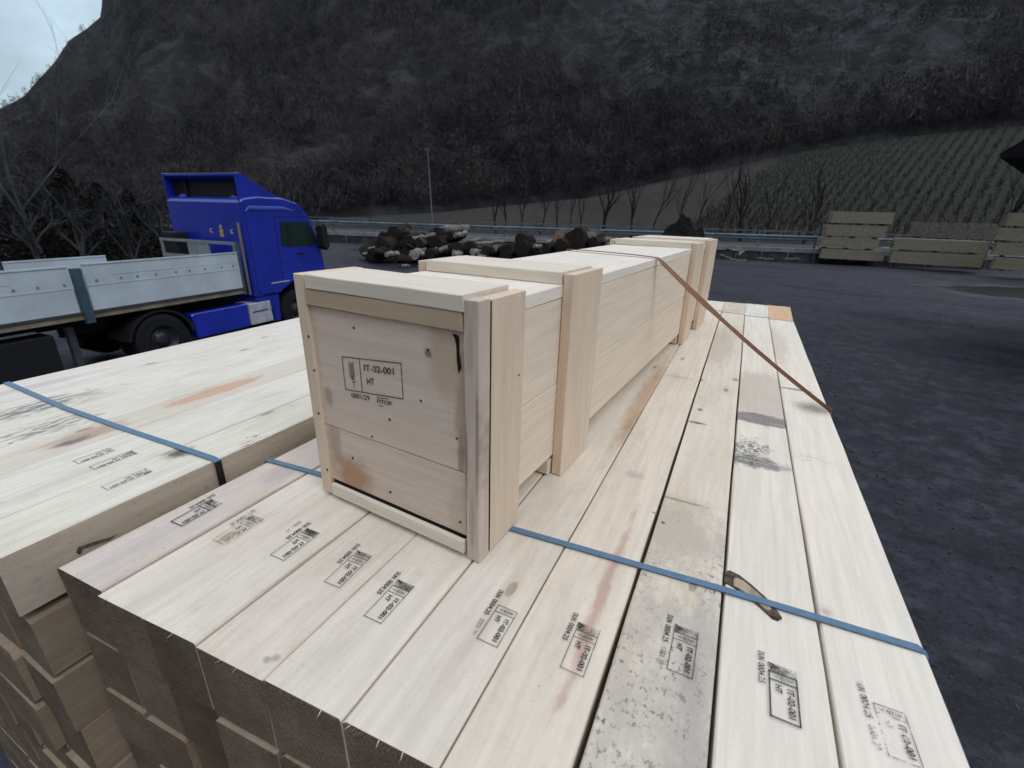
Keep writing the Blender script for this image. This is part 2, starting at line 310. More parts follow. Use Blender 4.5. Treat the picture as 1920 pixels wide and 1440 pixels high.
# left stack, 6 cm higher
LX = [(-1.263, -1.263), (-1.43, -1.43), (-1.675, -1.69), (-1.815, -1.98), (-2.06, -2.08), (-2.30, -2.30), (-2.545, -2.60)]
ZL = ZT+.06
def lc(j, px, py):
    p = on_z(px, py, ZL); return (p.x-(LX[j][0]+LX[j+1][0])/2, p.y-.215)
lb = [
 dict(c=(.80, .79, .73), g=.05, st=[bl(lc(0, 335, 850), (.05, .05), DK, amt=.95, soft=.8, warp=.9), bl(lc(0, 470, 825), (.03, .06), DK, amt=.9, soft=.6, warp=1.2, streak=((120, 30, 1), .48)), bl(lc(0, 335, 797), (.006, .012), DK, amt=.9)], lab='pale stamped board along the right edge of the higher left stack'),
 dict(c=(.80, .79, .74), g=.04, st=[bl(lc(1, 500, 745), (.03, .1), (.5, .5, .48), amt=.4, soft=.8), bl(lc(1, 360, 840), (.03, .05), DK, amt=.7, soft=.8, warp=.8)], lab='wide pale board of the left stack carrying two faded stamps'),
 dict(c=(.74, .70, .64), g=.1, st=[bl(lc(2, 150, 820), (.06, .14), (.42, .30, .22), amt=.7, soft=.6, warp=.5), bl(lc(2, 125, 832), (.03, .07), DK, amt=.7, soft=.8, warp=1.0), bl(lc(2, 400, 735), (.045, .22), (.62, .36, .24), amt=.75, soft=.3, warp=.35)], lab='board of the left stack with a brown patch and an orange resin streak'),
 dict(c=(.80, .79, .74), g=.06, st=[bl(lc(3, 90, 800), (.10, .17), DK, amt=.8, soft=.9, warp=1.1, streak=((90, 16, 1), .42)), bl(lc(3, 15, 832), (.007, .01), DK, amt=.9)], lab='board of the left stack with streaks of black mould near the blue strap'),
 dict(c=(.80, .79, .75), g=.06, st=[bl(lc(4, 60, 765), (.10, .26), DK, amt=.8, soft=.9, warp=1.1, streak=((70, 14, 1), .40)), bl(lc(4, 155, 740), (.025, .04), (.4, .42, .38), amt=.6, soft=.7)], lab='mould streaked board next to the far edge of the left stack'),
 dict(c=(.80, .77, .75), g=.06, st=[bl(lc(5, 60, 725), (.05, .3), (.5, .47, .45), amt=.5, soft=.8)], lab='bright board along the far edge of the left stack facing the truck'),
]
for j, b in enumerate(lb):
    m = wood('left_board_%s_wood' % ORD[j], b['c'], seed=50+j, grey=b['g'], stains=b['st'], grain=.10, pink=.12)
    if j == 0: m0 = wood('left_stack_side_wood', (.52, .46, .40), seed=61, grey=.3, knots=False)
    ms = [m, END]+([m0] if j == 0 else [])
    o = beam('timber_board', (LX[j+1][0], LX[j][0]), (LX[j+1][1], LX[j][1]), .215+r0.uniform(-.003, .02)*(j > 0), 4.35, ZL+r0.uniform(-.0015, .0015), .156 if j == 0 else TH, ms, 700+j, splinters=True,
             label=b['lab'], cat='board', group='top boards of the left timber stack')
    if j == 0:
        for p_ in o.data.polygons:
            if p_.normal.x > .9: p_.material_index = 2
    beams.append(o)
for t in range(1, 12):
    z = ZL-t*(TH+.003)-.001
    for j in range(6):
        dy = r0.uniform(-.014, .012)
        x1 = LX[j][0]+r0.uniform(-.006, .001)+(.03 if t == 1 and j == 0 else 0)*0; x0 = LX[j+1][0]
        beam('timber_board', (x0, x1), (x0, x1), .215+dy, 4.3, z, TH, [low[r0.random() < .4], END], 800+t*7+j, seg=3, splinters=t < 3 and j < 2, chip=r0.choice((1, 3, 5)),
             label='rough board %s tier down, %s from the right in the left stack' % (ORD[t], ORD[j]), cat='board', group='lower boards of the left timber stack')
# bark pocket in the ninth beam
def ribbon(mb, pts, widths, thick, mi=0):
    """flat band: pts centre line, widths = half-width vectors, thick = thickness vector"""
    vs = []
    for p, h, t in zip(pts, widths, thick):
        p, h, t = Vector(p), Vector(h), Vector(t); vs += [p-h-t, p+h-t, p+h+t, p-h+t]
    n = len(pts); fs = [(i*4+k, i*4+(k+1) % 4, (i+1)*4+(k+1) % 4, (i+1)*4+k) for i in range(n-1) for k in range(4)]
    mb.add(vs, fs+[(3, 2, 1, 0), (4*n-4, 4*n-3, 4*n-2, 4*n-1)], mi)
BARK = plain('bark_pocket', (.10, .075, .055), .9, .1, var=.5, scale=60, bump=.6)
def pocket(par, poly, mat=BARK, name='bark_pocket', h=.0016):
    mb = MB(); n = len(poly); c = sum((Vector(p) for p in poly), Vector())/n
    vs = [Vector(p)+Vector((0, 0, h)) for p in poly]+[Vector((c.x, c.y, c.z+h*.2))]
    mb.add(vs, [(i, (i+1) % n, n) for i in range(n)])
    mb.add([Vector(p)+Vector((0, 0, h)) for p in poly]+[Vector(p)-Vector((0, 0, h)) for p in poly], [(i, (i+1) % n, (i+1) % n+n, i+n) for i in range(n)])
    o = mb.build(name, mat); o.parent = par; o.location = -Vector(par.location); return o
pin = wood('pocket_wood', (.42, .35, .29), 88, knots=False, grain=.3)
pp = [on_z(*q, ZT) for q in ((1359, 1073), (1368, 1071), (1385, 1079), (1408, 1097), (1436, 1122), (1458, 1148), (1466, 1160), (1458, 1164), (1448, 1160), (1425, 1139), (1400, 1118), (1370, 1098), (1358, 1092))]
pocket(beams[8], pp, h=.0026)
pc = sum(pp, Vector())/len(pp); pocket(beams[8], [pc+(p-pc)*.66 for p in pp], mat=pin, name='bare_wood', h=.0034)
def on_x(px, py, x):
    d = ray(px, py); return EYE+d*(x/d.x)
mb = MB(); pq = [on_x(*q, -1.2608) for q in ((143, 1036), (147, 1026), (172, 1017), (208, 1007), (222, 1000), (206, 1012), (175, 1023), (156, 1029), (150, 1040))]
mb.add([p-Vector(beams[10].location) for p in pq], [tuple(range(len(pq)))]); mb.build('bark_pocket', BARK, beams[10])
# ------------------------------------------------------------------ stamps
def text_mb(mb, s, x, y, h, M, mi=0, wid=None, bold=0):
    cu = bpy.data.curves.new('t', 'FONT'); cu.body = s; cu.size = 1; cu.offset = bold
    ob = bpy.data.objects.new('t', cu); COL.objects.link(ob); dg = bpy.context.evaluated_depsgraph_get(); dg.update()
    me = bpy.data.meshes.new_from_object(ob.evaluated_get(dg)); bpy.data.objects.remove(ob)
    c = np.array([v.co[:] for v in me.vertices]); 
    lo, hi = c.min(0), c.max(0); sy = h/.73; sx_ = (wid/(hi[0]-lo[0])) if wid else sy*.8
    vs = [M@Vector((x+(p[0]-lo[0])*sx_, y+p[1]*sy, 0)) for p in c]
    mb.add(vs, [tuple(p.vertices) for p in me.polygons], mi); bpy.data.meshes.remove(me)
def line_mb(mb, a, b, wd, M, mi=0):
    a, b = Vector((*a, 0)), Vector((*b, 0)); d = (b-a).normalized(); n = Vector((-d.y, d.x, 0))*wd/2; a = a-d*wd/2; b = b+d*wd/2
    mb.add([M@(a-n), M@(b-n), M@(b+n), M@(a+n)], [(0, 1, 2, 3)], mi)
def stamp_art(mb, M, Lb=.087, H=.042, hatch=True, dun=True, ink=0, heavy=0, s=1.0, two=False, hs=1.0):
    """wheat-ear mark in the left cell, country code over treatment code right; M maps (reading, up) to the surface"""
    c0 = .016*s*Lb/.087; lw = .0014
    for a, b in (((0, 0), (Lb, 0)), ((Lb, 0), (Lb, H)), ((0, H), (Lb, H)), ((0, 0), (0, H)), ((c0, 0), (c0, H))): line_mb(mb, a, b, lw*(1+heavy), M, ink)
    x = c0*.5
    line_mb(mb, (x, H*.12), (x, H*.5), .0008, M, ink); line_mb(mb, (x, H*.22), (x+c0*.25, H*.34), .0008, M, ink); line_mb(mb, (x, H*.22), (x-c0*.22, H*.34), .0008, M, ink)
    for q in range(6):
        y = H*(.40+.08*q); wv = c0*(.30-.03*q)
        line_mb(mb, (x, y), (x-wv, y+H*.07), .0011, M, ink); line_mb(mb, (x, y), (x+wv, y+H*.07), .0011, M, ink)
    text_mb(mb, 'IT-02-001', c0+(Lb-c0)*.12, H*.64, H*.24, M, ink, wid=(Lb-c0)*.76, bold=.03)
    text_mb(mb, 'HT', c0+(Lb-c0)*.10, H*.22, H*.24, M, ink, wid=(Lb-c0)*.22, bold=.03)
    if dun:
        text_mb(mb, 'DUN', -.036*hs, -H*.40, H*.25, M, ink, wid=.020, bold=.025); text_mb(mb, '0004.25', -.010*hs, -H*.40, H*.25, M, ink, wid=.042, bold=.02)
    if hatch:
        mb.add([M@Vector(p) for p in ((-.018*s, -.002, 0), (-.0012, -.002, 0), (-.0012, H+.001, 0), (-.018*s, H+.001, 0))], [(0, 1, 2, 3)], 2)
        for q in range(7): line_mb(mb, (-.017*s+q*.0026*s, H*.08), (-.017*s+q*.0026*s, H*.97), .0006, M, 1)
        line_mb(mb, (-.018*s, H), (0, H), .0014, M, ink); line_mb(mb, (-.018*s, 0), (-.012*s, H*.3), .002, M, ink)
        text_mb(mb, 'dB', -.0165*s, H*.05, H*.22, M, 1, wid=.012)
    if two: text_mb(mb, '0001.39', .045, -H*.40, H*.25, M, 1, wid=.038)
# far-left corner of each frame on its board (x, y), a turn, and how clear the print is
ST = [(0, -1.135, .578, 4, .9, 1, 0, 1), (1, -.978, .583, 3, 1, 1, 1, 0), (2, -.812, .611, 2, 1, 1, 0, 0), (3, -.645, .610, 5, 1, 1, 0, 0), (4, -.504, .580, 1, 1, 1, 0, 0), (5, -.281, .637, 0, 1, 0, 0, 0),
      (6, -.122, .654, 0, 1, 1, 0, 0), (7, .047, .737, 0, 1, 1, 0, 0), (8, .209, .730, 0, 1.05, 1, 0, 1), (9, .363, .746, 3, 1.05, 0, 1, 0)]
for i, x, y, tw, s, hatch, fade, heavy in ST:
    par = beams[i]; mb = MB()
    a = -math.pi/2+R(tw*.7)
    dl = Vector((math.cos(a), math.sin(a), 0)); du = Vector((-dl.y, dl.x, 0))       # reads towards the near end, top to the right
    org = Vector((x, y, ZT+.0026))-du*.042
    M = Matrix(((dl.x, du.x, 0, org.x-par.location.x), (dl.y, du.y, 0, org.y-par.location.y), (0, 0, 1, org.z-par.location.z), (0, 0, 0, 1)))
    stamp_art(mb, M, hatch=hatch, heavy=heavy, two=i in (5, 7, 9))
    if i == 2:
        text_mb(mb, '0001.39', -.03, -.040, .010, M, 1, wid=.045); 
    mb.build('ink_stamp', [INK_F if fade else INK, INK_F, INK_S], par)
for j, (x, y) in ((1, (-1.575, .565)), (1, (-1.50, .570)), (0, (-1.36, .535))):
    par = beams[10+j]; mb = MB()
    a = -math.pi/2; dl = Vector((0, -1, 0)); du = Vector((1, 0, 0)); org = Vector((x, y, ZL+.0026))-du*.02
    M = Matrix(((0, 1, 0, org.x-par.location.x), (-1, 0, 0, org.y-par.location.y), (0, 0, 1, org.z-par.location.z), (0, 0, 0, 1)))
    stamp_art(mb, M, Lb=.085, H=.032, hatch=j == 0 or x > -1.55, dun=False, ink=0)
    mb.build('ink_stamp', [INK, INK_F, INK_S], par)
# ------------------------------------------------------------------ steel/plastic bands
def band_mat(name, c, rough=.45):
    m = NT(name, rough, .5); n = m.noise(m.map(scale=(1, 1, 1)), 60, 5, .7); n2 = m.noise(m.co, 500, 3)
    m.color(m.mix(m.ramp(n, .3, .75, 0, .6), c, tuple(x*.62 for x in c))); m.bump(n2, .25, .001); return m.mat
BLUE = band_mat('blue_strapping', (.115, .215, .33))
sp_ = [(-1.226, .803), (-1.041, .818), (-.80, .835), (-.397, .863), (-.101, .882), (.084, .894), (.265, .902), (.421, .908)]
mb = MB(); P = [Vector((x, y, ZT+.0042)) for x, y in sp_]; W_ = [Vector((0, .0085, 0))]*len(P); T_ = [Vector((0, 0, .0012))]*len(P)
P += [Vector((.4355, .909, ZT-.006)), Vector((.437, .909, ZT-.06)), Vector((.437, .909, ZT-1.6))]; W_ += [Vector((0, .0085, 0))]*3; T_ += [Vector((.0008, 0, .0008)), Vector((.0012, 0, 0)), Vector((.0012, 0, 0))]
P = [Vector((-1.231, .803, ZT-1.6)), Vector((-1.231, .803, ZT-.004))]+P; W_ = [Vector((0, .0085, 0))]*2+W_; T_ = [Vector((-.0012, 0, 0)), Vector((-.0008, 0, .0008))]+T_
ribbon(mb, P, W_, T_)
mb.build('strapping_band', BLUE, label='blue strapping band across the near stack passing under the crate', cat='strap')
mb = MB()
P = [on_z(q[0], q[1], ZL+.004) for q in ((20, 720), (120, 764), (245, 808), (330, 836), (398, 859))]; P = [Vector(p) for p in P]
P[0].x = -2.548; e = P[-1]; e.x = -1.272
P = [Vector((P[0].x-.006, P[0].y, ZL-1.7)), Vector((P[0].x-.005, P[0].y, ZL-.004))]+P+[Vector((-1.256, e.y+.004, ZL-.004)), Vector((-1.2565, e.y+.004, ZL-.05)), Vector((-1.2565, e.y+.004, ZL-1.7))]
n = len(P); ribbon(mb, P, [Vector((0, .0095, 0))]*n, [Vector((-.0012, 0, 0)), Vector((-.0008, 0, .0008))]+[Vector((0, 0, .0012))]*(n-5)+[Vector((.0008, 0, .0008)), Vector((.0012, 0, 0)), Vector((.0012, 0, 0))])
k_ = n-2
for q_ in range(len(mb.f)):
    if min(mb.f[q_]) >= (n-3)*4: mb.m[q_] = 1
ls = mb.build('strapping_band', [BLUE, plain('strap_shade_black', (.012, .012, .013), .6, .3)], label='blue strapping band across the higher left stack', cat='strap')  # shade on the strap's vertical run is put into the black colour
# ------------------------------------------------------------------ the crate
OC = Vector((-.41714, .71969, ZT+.003)); CA = R(-4.3)
crate = empty('wooden_crate', OC, CA, label='long pale wooden crate with raised battens strapped on top of the near stack', cat='crate')
CI = crate.matrix_basis.inverted() if False else (Matrix.Translation(OC)@Matrix.Rotation(CA, 4, 'Z')).inverted()
def cplane(px, py, ax, val):             # pixel -> crate coordinates on plane local[ax]=val
    o = CI@EYE; d = CI.to_3x3()@ray(px, py); t = (val-o[ax])/d[ax]; return o+d*t
cw = dict(grain=.09, bump=.3)
CRc = (.74, .605, .505)
m_pan = wood('crate_panel_wood', CRc, 71, axis='x', knots=False, stains=(), **cw)
m_side = wood('crate_side_wood', (.82, .72, .63), 72, axis='y', knots=False, **cw)
m_post = wood('crate_post_wood', (.75, .63, .53), 73, axis='z', knots=False, **cw)
m_lid = wood('crate_lid_wood', (.84, .80, .76), 74, axis='y', knots=False, **cw)
m_slat = wood('crate_slat_wood', (.78, .725, .66), 75, axis='x', knots=False, **cw)
m_brown = wood('crate_batten_wood', (.55, .44, .34), 76, axis='x', knots=False, **cw)
def plank(name, x0, x1, y0, y1, z0, z1, mat, seed=0, jit=.0012, cuts=6, **k):
    r = random.Random(seed*7+int(abs(x0*1000+y0*77+z0*13))); bm = bmesh.new()
    dims = (x1-x0, y1-y0, z1-z0); la = max(range(3), key=lambda q: dims[q])
    rings = []
    oth = [q for q in range(3) if q != la]; lo = (x0, y0, z0); hi = (x1, y1, z1); e = .0018
    prof = [(e, 0), (dims[oth[0]]-e, 0), (dims[oth[0]], e), (dims[oth[0]], dims[oth[1]]-e), (dims[oth[0]]-e, dims[oth[1]]), (e, dims[oth[1]]), (0, dims[oth[1]]-e), (0, e)]
    mb = MB()
    for i in range(cuts+1):
        t = i/cuts; ring = []
        for p in prof:
            v = [0, 0, 0]; v[la] = lo[la]+dims[la]*t+(r.uniform(-jit, jit) if i in (0, cuts) else 0)
            v[oth[0]] = lo[oth[0]]+p[0]+r.uniform(-jit, jit)*.5; v[oth[1]] = lo[oth[1]]+p[1]+r.uniform(-jit, jit)*.5; ring.append(v)
        rings.append(ring)
    mb.add([v for q in rings for v in q], [(i*8+q, i*8+(q+1) % 8, (i+1)*8+(q+1) % 8, (i+1)*8+q) for i in range(cuts) for q in range(8)])
    mb.add(rings[0], [tuple(range(7, -1, -1))]); mb.add(rings[-1], [tuple(range(8))])
    return mb.build(name, mat, crate, **k)
LEN = 3.0; WL = -.525
# end panels (two boards each), side panels (two boards each), floor, lid
mpan1 = wood('crate_end_upper_wood', CRc, 77, axis='x', knots=False, stains=[], **cw)
def zstain(mat_args):
    pass
plank('end_panel', -.492, -.036, .008, .033, .2175, .5285, m_pan, 1)
pl = NT('crate_end_lower_wood', .85, .15)
def endwood(name, base, st, zgrain=False):
    m = NT(name, .85, .15)
    g1 = m.noise(m.map(scale=(1, 1, .05) if zgrain else (.05, 1, 1)), 60 if not zgrain else 90, 6, .65, .4); g3 = m.noise(m.co, 330, 3, .7); g2 = m.noise(m.map(scale=(.3, 1, 1)), 9, 4)
    col = m.mix(m.ramp(g1, .32, .7), tuple(x*.9 for x in base), tuple(x*1.05 for x in base)); col = m.mix(m.ramp(g3, .3, .75, 0, .16), col, tuple(x*.55 for x in base))
    col = m.mix(m.ramp(g2, .5, .7, 0, .25), col, tuple(base[i]*(1.0, .86, .76)[i] for i in range(3)))
    for c, r, sc, amt in st:
        v = m.map(scale=(1/r[0], 0, 1/r[1]), src=m.map(loc=(-c[0], 0, -c[1])))
        ln = m.n('ShaderNodeVectorMath', operation='LENGTH'); m.l(v, ln.inputs[0])
        nn = m.noise(m.map(scale=(.6, 1, 1)), 26, 5, .6)
        d = m.math('ADD', ln.outputs['Value'], m.math('MULTIPLY', m.math('SUBTRACT', nn, .5), 1.0))
        col = m.mix(m.ramp(d, 1.05, .35, 0, amt), col, sc)
    m.color(col); m.bump(m.math('ADD', m.math('MULTIPLY', g1, .7), m.math('MULTIPLY', g3, .5)), .3, .0025); return m.mat
mE1 = endwood('crate_end_upper_wood2', CRc, [((-.085, .47), (.06, .11), (.52, .37, .25), .6), ((-.045, .36), (.025, .18), (.42, .29, .20), .6), ((-.13, .47), (.012, .012), (.2, .13, .09), .8), ((-.46, .30), (.02, .03), (.30, .24, .2), .6), ((-.05, .25), (.012, .08), (.25, .19, .15), .6)])
mE2 = endwood('crate_end_lower_wood2', CRc, [((-.40, .09), (.10, .07), (.44, .26, .14), .85), ((-.46, .17), (.03, .1), (.40, .28, .2), .6), ((-.06, .10), (.04, .12), (.50, .38, .28), .4)])
crate.children[0].data.materials[0] = mE1
plank('end_panel', -.492, -.036, .009, .034, .0515, .2155, mE2, 2)
for u0, u1 in ((-.060, -.031), (WL+.031, WL+.060)):
    plank('side_panel', u0, u1, .036, LEN-.05, .062, .290, m_side, 3, cuts=14); plank('side_panel', u0, u1, .036, LEN-.05, .2925, .534, m_side, 4, cuts=14)
plank('end_panel', -.492, -.036, LEN-.048, LEN-.02, .06, .53, m_pan, 5)
plank('floor_board', -.46, -.065, .036, LEN-.05, .050, .072, m_side, 6, cuts=10)
plank('lid_board', -.262, -.030, .030, LEN, .5355, .568, m_lid, 7, cuts=14); plank('lid_board', WL+.030, -.2645, .031, LEN, .5355, .5675, m_lid, 8, cuts=14)
# front end: top batten, bottom slat
plank('end_batten', -.487, -.037, -.002, .0305, .530, .5675, m_brown, 9)
plank('bottom_slat', -.478, -.040, -.006, .085, .012, .046, m_slat, 10)
# side battens and top/bottom slats in four places
def batten_set(v0, v1, first=False, last=False):
    for side in (1, 0):
        u0, u1 = (-.0295, 0) if side else (WL, WL+.0295)
        if first and side:
            plank('side_batten', -.034, 0, 0, .0405, 0, .592, m_strip, 11); plank('side_batten', -.030, -.0005, .0458, v1, .001, .590, m_post, 12)
        elif first:
            plank('side_batten', WL, WL+.036, 0, v1, .010, .598, m_post, 13)
        else: plank('side_batten', u0, u1, v0, v1, 0, .596, m_post, 14)
    plank('top_slat', WL+.035+(.01 if first else 0), -.033, v0-(.004 if first else .004), v1-(.02 if first else .01), .569, .601, m_slat, 15)
    if not first: plank('bottom_slat', WL+.045, -.035, v0-.02, v1, .003, .048, m_slat, 16)
m_strip = endwood('crate_corner_wood', (.66, .54, .46), [((-.018, .10), (.010, .09), (.36, .27, .20), .5), ((-.004, .30), (.006, .18), (.28, .21, .15), .7), ((-.032, .25), (.005, .12), (.20, .15, .11), .8), ((-.02, .50), (.01, .08), (.40, .32, .25), .4)], zgrain=True)
GAP_SHADE = plain('gap_shade_dark', (.02, .015, .012), 1, 0)
for b_ in ((-.028, -.0008, .0404, .0460, .004, .586), (-.478, -.040, .0045, .030, .0464, .0510), (-.0355, -.0345, .003, .020, .06, .525)):
    mb = MB(); mb.box(*b_); mb.build('gap_shade', GAP_SHADE, crate)  # solid dark fill that paints the shade inside the crate's gaps
batten_set(0, .180, first=True); batten_set(.435, .650); batten_set(2.22, 2.43); batten_set(2.70, LEN+.02, last=True)
# nails
nm = MB(); nm.prism([(math.cos(k*.785)*.0032, math.sin(k*.785)*.0032) for k in range(8)], 0, .0018, ax=1); n0 = nm.build('nail', NAIL, crate)
first = True
def nail(p, rz=0):
    global first
    o = n0 if first else n0.copy()
    if not first: COL.objects.link(o)
    first = False; o.parent = crate; o.location = p; o.rotation_euler = (0, 0, rz)
for q in ((140, 457), (313, 425), (617, 515), (163, 595), (588, 723), (460, 800), (180, 770), (388, 870), (735, 877), (308, 958), (462, 1097), (748, 1220), (215, 1000)):
    p = cplane(520+q[0]/2.182, 420+q[1]/2.182, 1, .008); nail((min(max(p.x, WL+.006), -.006), (-.0015 if p.x < -.487 else .0072), p.z))
for q in ((990, 618), (932, 830), (970, 1045), (933, 1083), (890, 1170), (843, 1135), (905, 540), (885, 960)):
    p = cplane(520+q[0]/2.182, 420+q[1]/2.182, 0, 0); nail((-.0006, p.y, p.z), math.pi/2)
for q in ((1085, 608), (1113, 607), (1098, 660), (1075, 728), (1100, 835), (1112, 560), (1320, 520), (1295, 600)):
    p = cplane(q[0], q[1], 0, 0); nail((-.0006, p.y, p.z), math.pi/2)
# dark split beside the upper right of the end panel, split edge of post
mb = MB(); S = [cplane(*q, 1, .008) for q in ((848, 626), (857, 627), (862, 632), (862, 660), (866, 690), (860, 700), (857, 675), (856, 650), (853, 634))]
mb.add([(p.x, .0070, p.z) for p in S], [tuple(range(len(S)))]); mb.build('split', plain('split_dark', (.03, .02, .015), 1, 0), crate)
# stamp on the end panel
mb = MB(); a, b, d = cplane(648, 730, 1, .007), cplane(756, 748, 1, .007), cplane(640, 667, 1, .007)
X = (b-a); X.y = 0; Ls = X.length; X.normalize(); Z = Vector((0, 0, 1)); Hs = (d-a).length*.98
M = Matrix(((X.x, 0, 0, a.x), (0, 0, 0, .0066), (X.z, 1, 0, a.z), (0, 0, 0, 1)))
k = 2.05
for p, q in (((0, 0), (Ls, 0)), ((Ls, 0), (Ls, Hs)), ((0, Hs), (Ls, Hs)), ((0, 0), (0, Hs)), ((Ls*.31, 0), (Ls*.31, Hs))): line_mb(mb, p, q, .0022, M)
x = Ls*.155
line_mb(mb, (x+.003, Hs*.08), (x, Hs*.5), .0014, M); line_mb(mb, (x, Hs*.26), (x+.010, Hs*.30), .0016, M)
for q in range(7):
    y = Hs*(.34+.075*q)
    line_mb(mb, (x, y), (x-.008, y+.006), .0022, M); line_mb(mb, (x, y), (x+.008, y+.006), .0022, M)
text_mb(mb, 'IT-02-001', Ls*.38, Hs*.66, Hs*.19, M, wid=Ls*.50, bold=.02); text_mb(mb, 'HT', Ls*.41, Hs*.27, Hs*.20, M, wid=Ls*.13, bold=.02)
text_mb(mb, '0001/29', Ls*.10, -Hs*.22, Hs*.15, M, wid=Ls*.33, bold=.012)
mb2 = [(Ls*.55, -Hs*.33), (Ls*.83, -Hs*.33), (Ls*.83, -Hs*.07), (Ls*.55, -Hs*.07)]
line_mb(mb, (Ls*.55, -Hs*.08), (Ls*.75, -Hs*.08), .0018, M); text_mb(mb, 'FITOK', Ls*.56, -Hs*.25, Hs*.12, M, wid=Ls*.26, bold=.02); line_mb(mb, (Ls*.58, -Hs*.33), (Ls*.66, -Hs*.33), .0016, M)
mb.build('ink_stamp', [ink_mat('crate_stamp_ink', .30, .46, 180, (.035, .032, .03))], crate)
# ------------------------------------------------------------------ the brown lashing strap
LASH = band_mat('brown_lashing', (.27, .13, .08), .8)
TO = lambda p: (Matrix.Translation(OC)@Matrix.Rotation(CA, 4, 'Z'))@Vector(p)
pe = cplane(1231, 485, 0, -.030); v1 = pe.y; pl_ = cplane(1078, 470, 2, .570)
a0 = TO((-.026, v1, .573)); al = TO((WL+.026, pl_.y, .574)); b0 = Vector((.434, 2.158, ZT+.006))
mb = MB(); yv = TO((0, 1, 0))-TO((0, 0, 0))
P = [Vector((-1.20, al.y+.1, ZT+.02)), TO((WL+.020, pl_.y, .565)), al]; Hh = [yv*.013, yv*.013, yv*.013]; Tt = [Vector((-.001, 0, .0006))]*2+[Vector((0, 0, .0012))]
for t in (.25, .5, .75): P.append(al.lerp(a0, t)+Vector((0, 0, .002+.002*math.sin(t*3.1)))); Hh.append(yv*.013); Tt.append(Vector((0, 0, .0012)))
P.append(a0); Hh.append(yv*.013); Tt.append(Vector((0, 0, .0012)))
dv = (b0-a0).normalized()
for t in (.03, .1, .2, .3, .4, .5, .6, .7, .8, .9, 1.0):
    ang = .3+t*1.5                       # the webbing twists towards its edge on the way down
    n1 = yv-dv*yv.dot(dv); n1.normalize(); n2 = dv.cross(n1)
    h = n1*math.cos(ang)+n2*math.sin(ang); P.append(a0.lerp(b0, t)+Vector((0, 0, -.02*t*(1-t)*4))); Hh.append(h*(.0125 if t < .35 else .008)); Tt.append(dv.cross(h)*.0016)
P += [Vector((.4375, 2.158, ZT-.01)), Vector((.4385, 2.158, ZT-1.9))]; Hh += [Vector((0, .0125, 0))]*2; Tt += [Vector((.0015, 0, 0))]*2
ribbon(mb, P, Hh, Tt)
mb.build('lashing_strap', LASH, label='brown webbing strap pulled over the crate lid and down the stack edge', cat='strap')
#===SPLIT===
# ------------------------------------------------------------------ ground
g = NT('yard_ground', .82, .25)
n1 = g.noise(g.co, .22, 7, .6); n2 = g.noise(g.co, 3.2, 7, .65); n3 = g.noise(g.co, 38, 4, .7)
n4 = g.noise(g.map(scale=(.35, 1, 1), rot=(0, 0, .35)), 1.6, 6, .6, 1.2)
c = g.mix(g.ramp(n1, .35, .65), (.018, .019, .027), (.037, .038, .054)); c = g.mix(g.ramp(n2, .45, .66, 0, .8), c, (.062, .064, .080)); c = g.mix(g.ramp(n4, .52, .66, 0, .7), c, (.014, .015, .018))
wv = g.n('ShaderNodeTexWave', wave_type='RINGS', rings_direction='Z'); wv.inputs['Scale'].default_value = .11; wv.inputs['Distortion'].default_value = 5; wv.inputs['Detail'].default_value = 4; wv.inputs['Detail Scale'].default_value = .6
wc = at_d(1700, 480, 60); g.l(g.map(loc=(-wc.x, -wc.y, 0)), wv.inputs['Vector']); c = g.mix(g.math('MULTIPLY', g.ramp(wv.outputs[1], .22, .02, 0, .6), g.ramp(n1, .46, .60)), c, (.014, .014, .018))
c = g.mix(g.ramp(n3, .52, .7, 0, .6), c, (.085, .088, .10)); n5 = g.noise(g.co, 11, 6, .75); c = g.mix(g.ramp(n5, .5, .62, 0, .6), c, (.012, .012, .014)); g.color(c)
pq_ = on_z(1885, 545, 0)
def gmask(c, rx, ry, rot, warp, sc):
    v = g.map(scale=(1/rx, 1/ry, 0), src=g.map(rot=(0, 0, rot), src=g.map(loc=(-c.x, -c.y, 0)))); ln = g.n('ShaderNodeVectorMath', operation='LENGTH'); g.l(v, ln.inputs[0])
    return g.math('ADD', ln.outputs['Value'], g.math('MULTIPLY', g.math('SUBTRACT', g.noise(g.map(scale=(.5, 1.6, 1), rot=(0, 0, rot)), sc, 6, .65), .5), warp))
pm = gmask(pq_+Vector((1.2, .3, 0)), 3.6, 2.3, -.25, 1.6, .8); wetf = g.ramp(pm, 1.05, .9); rim = g.math('MULTIPLY', g.ramp(pm, 1.5, 1.1), g.ramp(pm, .92, 1.06)); rn = g.noise(g.map(scale=(.25, 2.6, 1), rot=(0, 0, -.25)), 1.4, 5, .7)
c = g.mix(g.math('MULTIPLY', rim, g.ramp(rn, .48, .6, 0, .85)), c, (.17, .165, .14)); c = g.mix(wetf, c, (.010, .011, .008)); g.color(c)
rg = g.n('ShaderNodeMix', data_type='FLOAT'); g.l(wetf, rg.inputs[0]); g.l(g.ramp(n1, .4, .62, .55, .95), rg.inputs[2]); rg.inputs[3].default_value = .10; g.l(rg.outputs[0], g.b.inputs['Roughness'])
g.bump(g.math('ADD', g.math('MULTIPLY', n5, .8), g.math('ADD', g.math('MULTIPLY', n3, .3), g.math('MULTIPLY', n4, .12))), .8, .045)
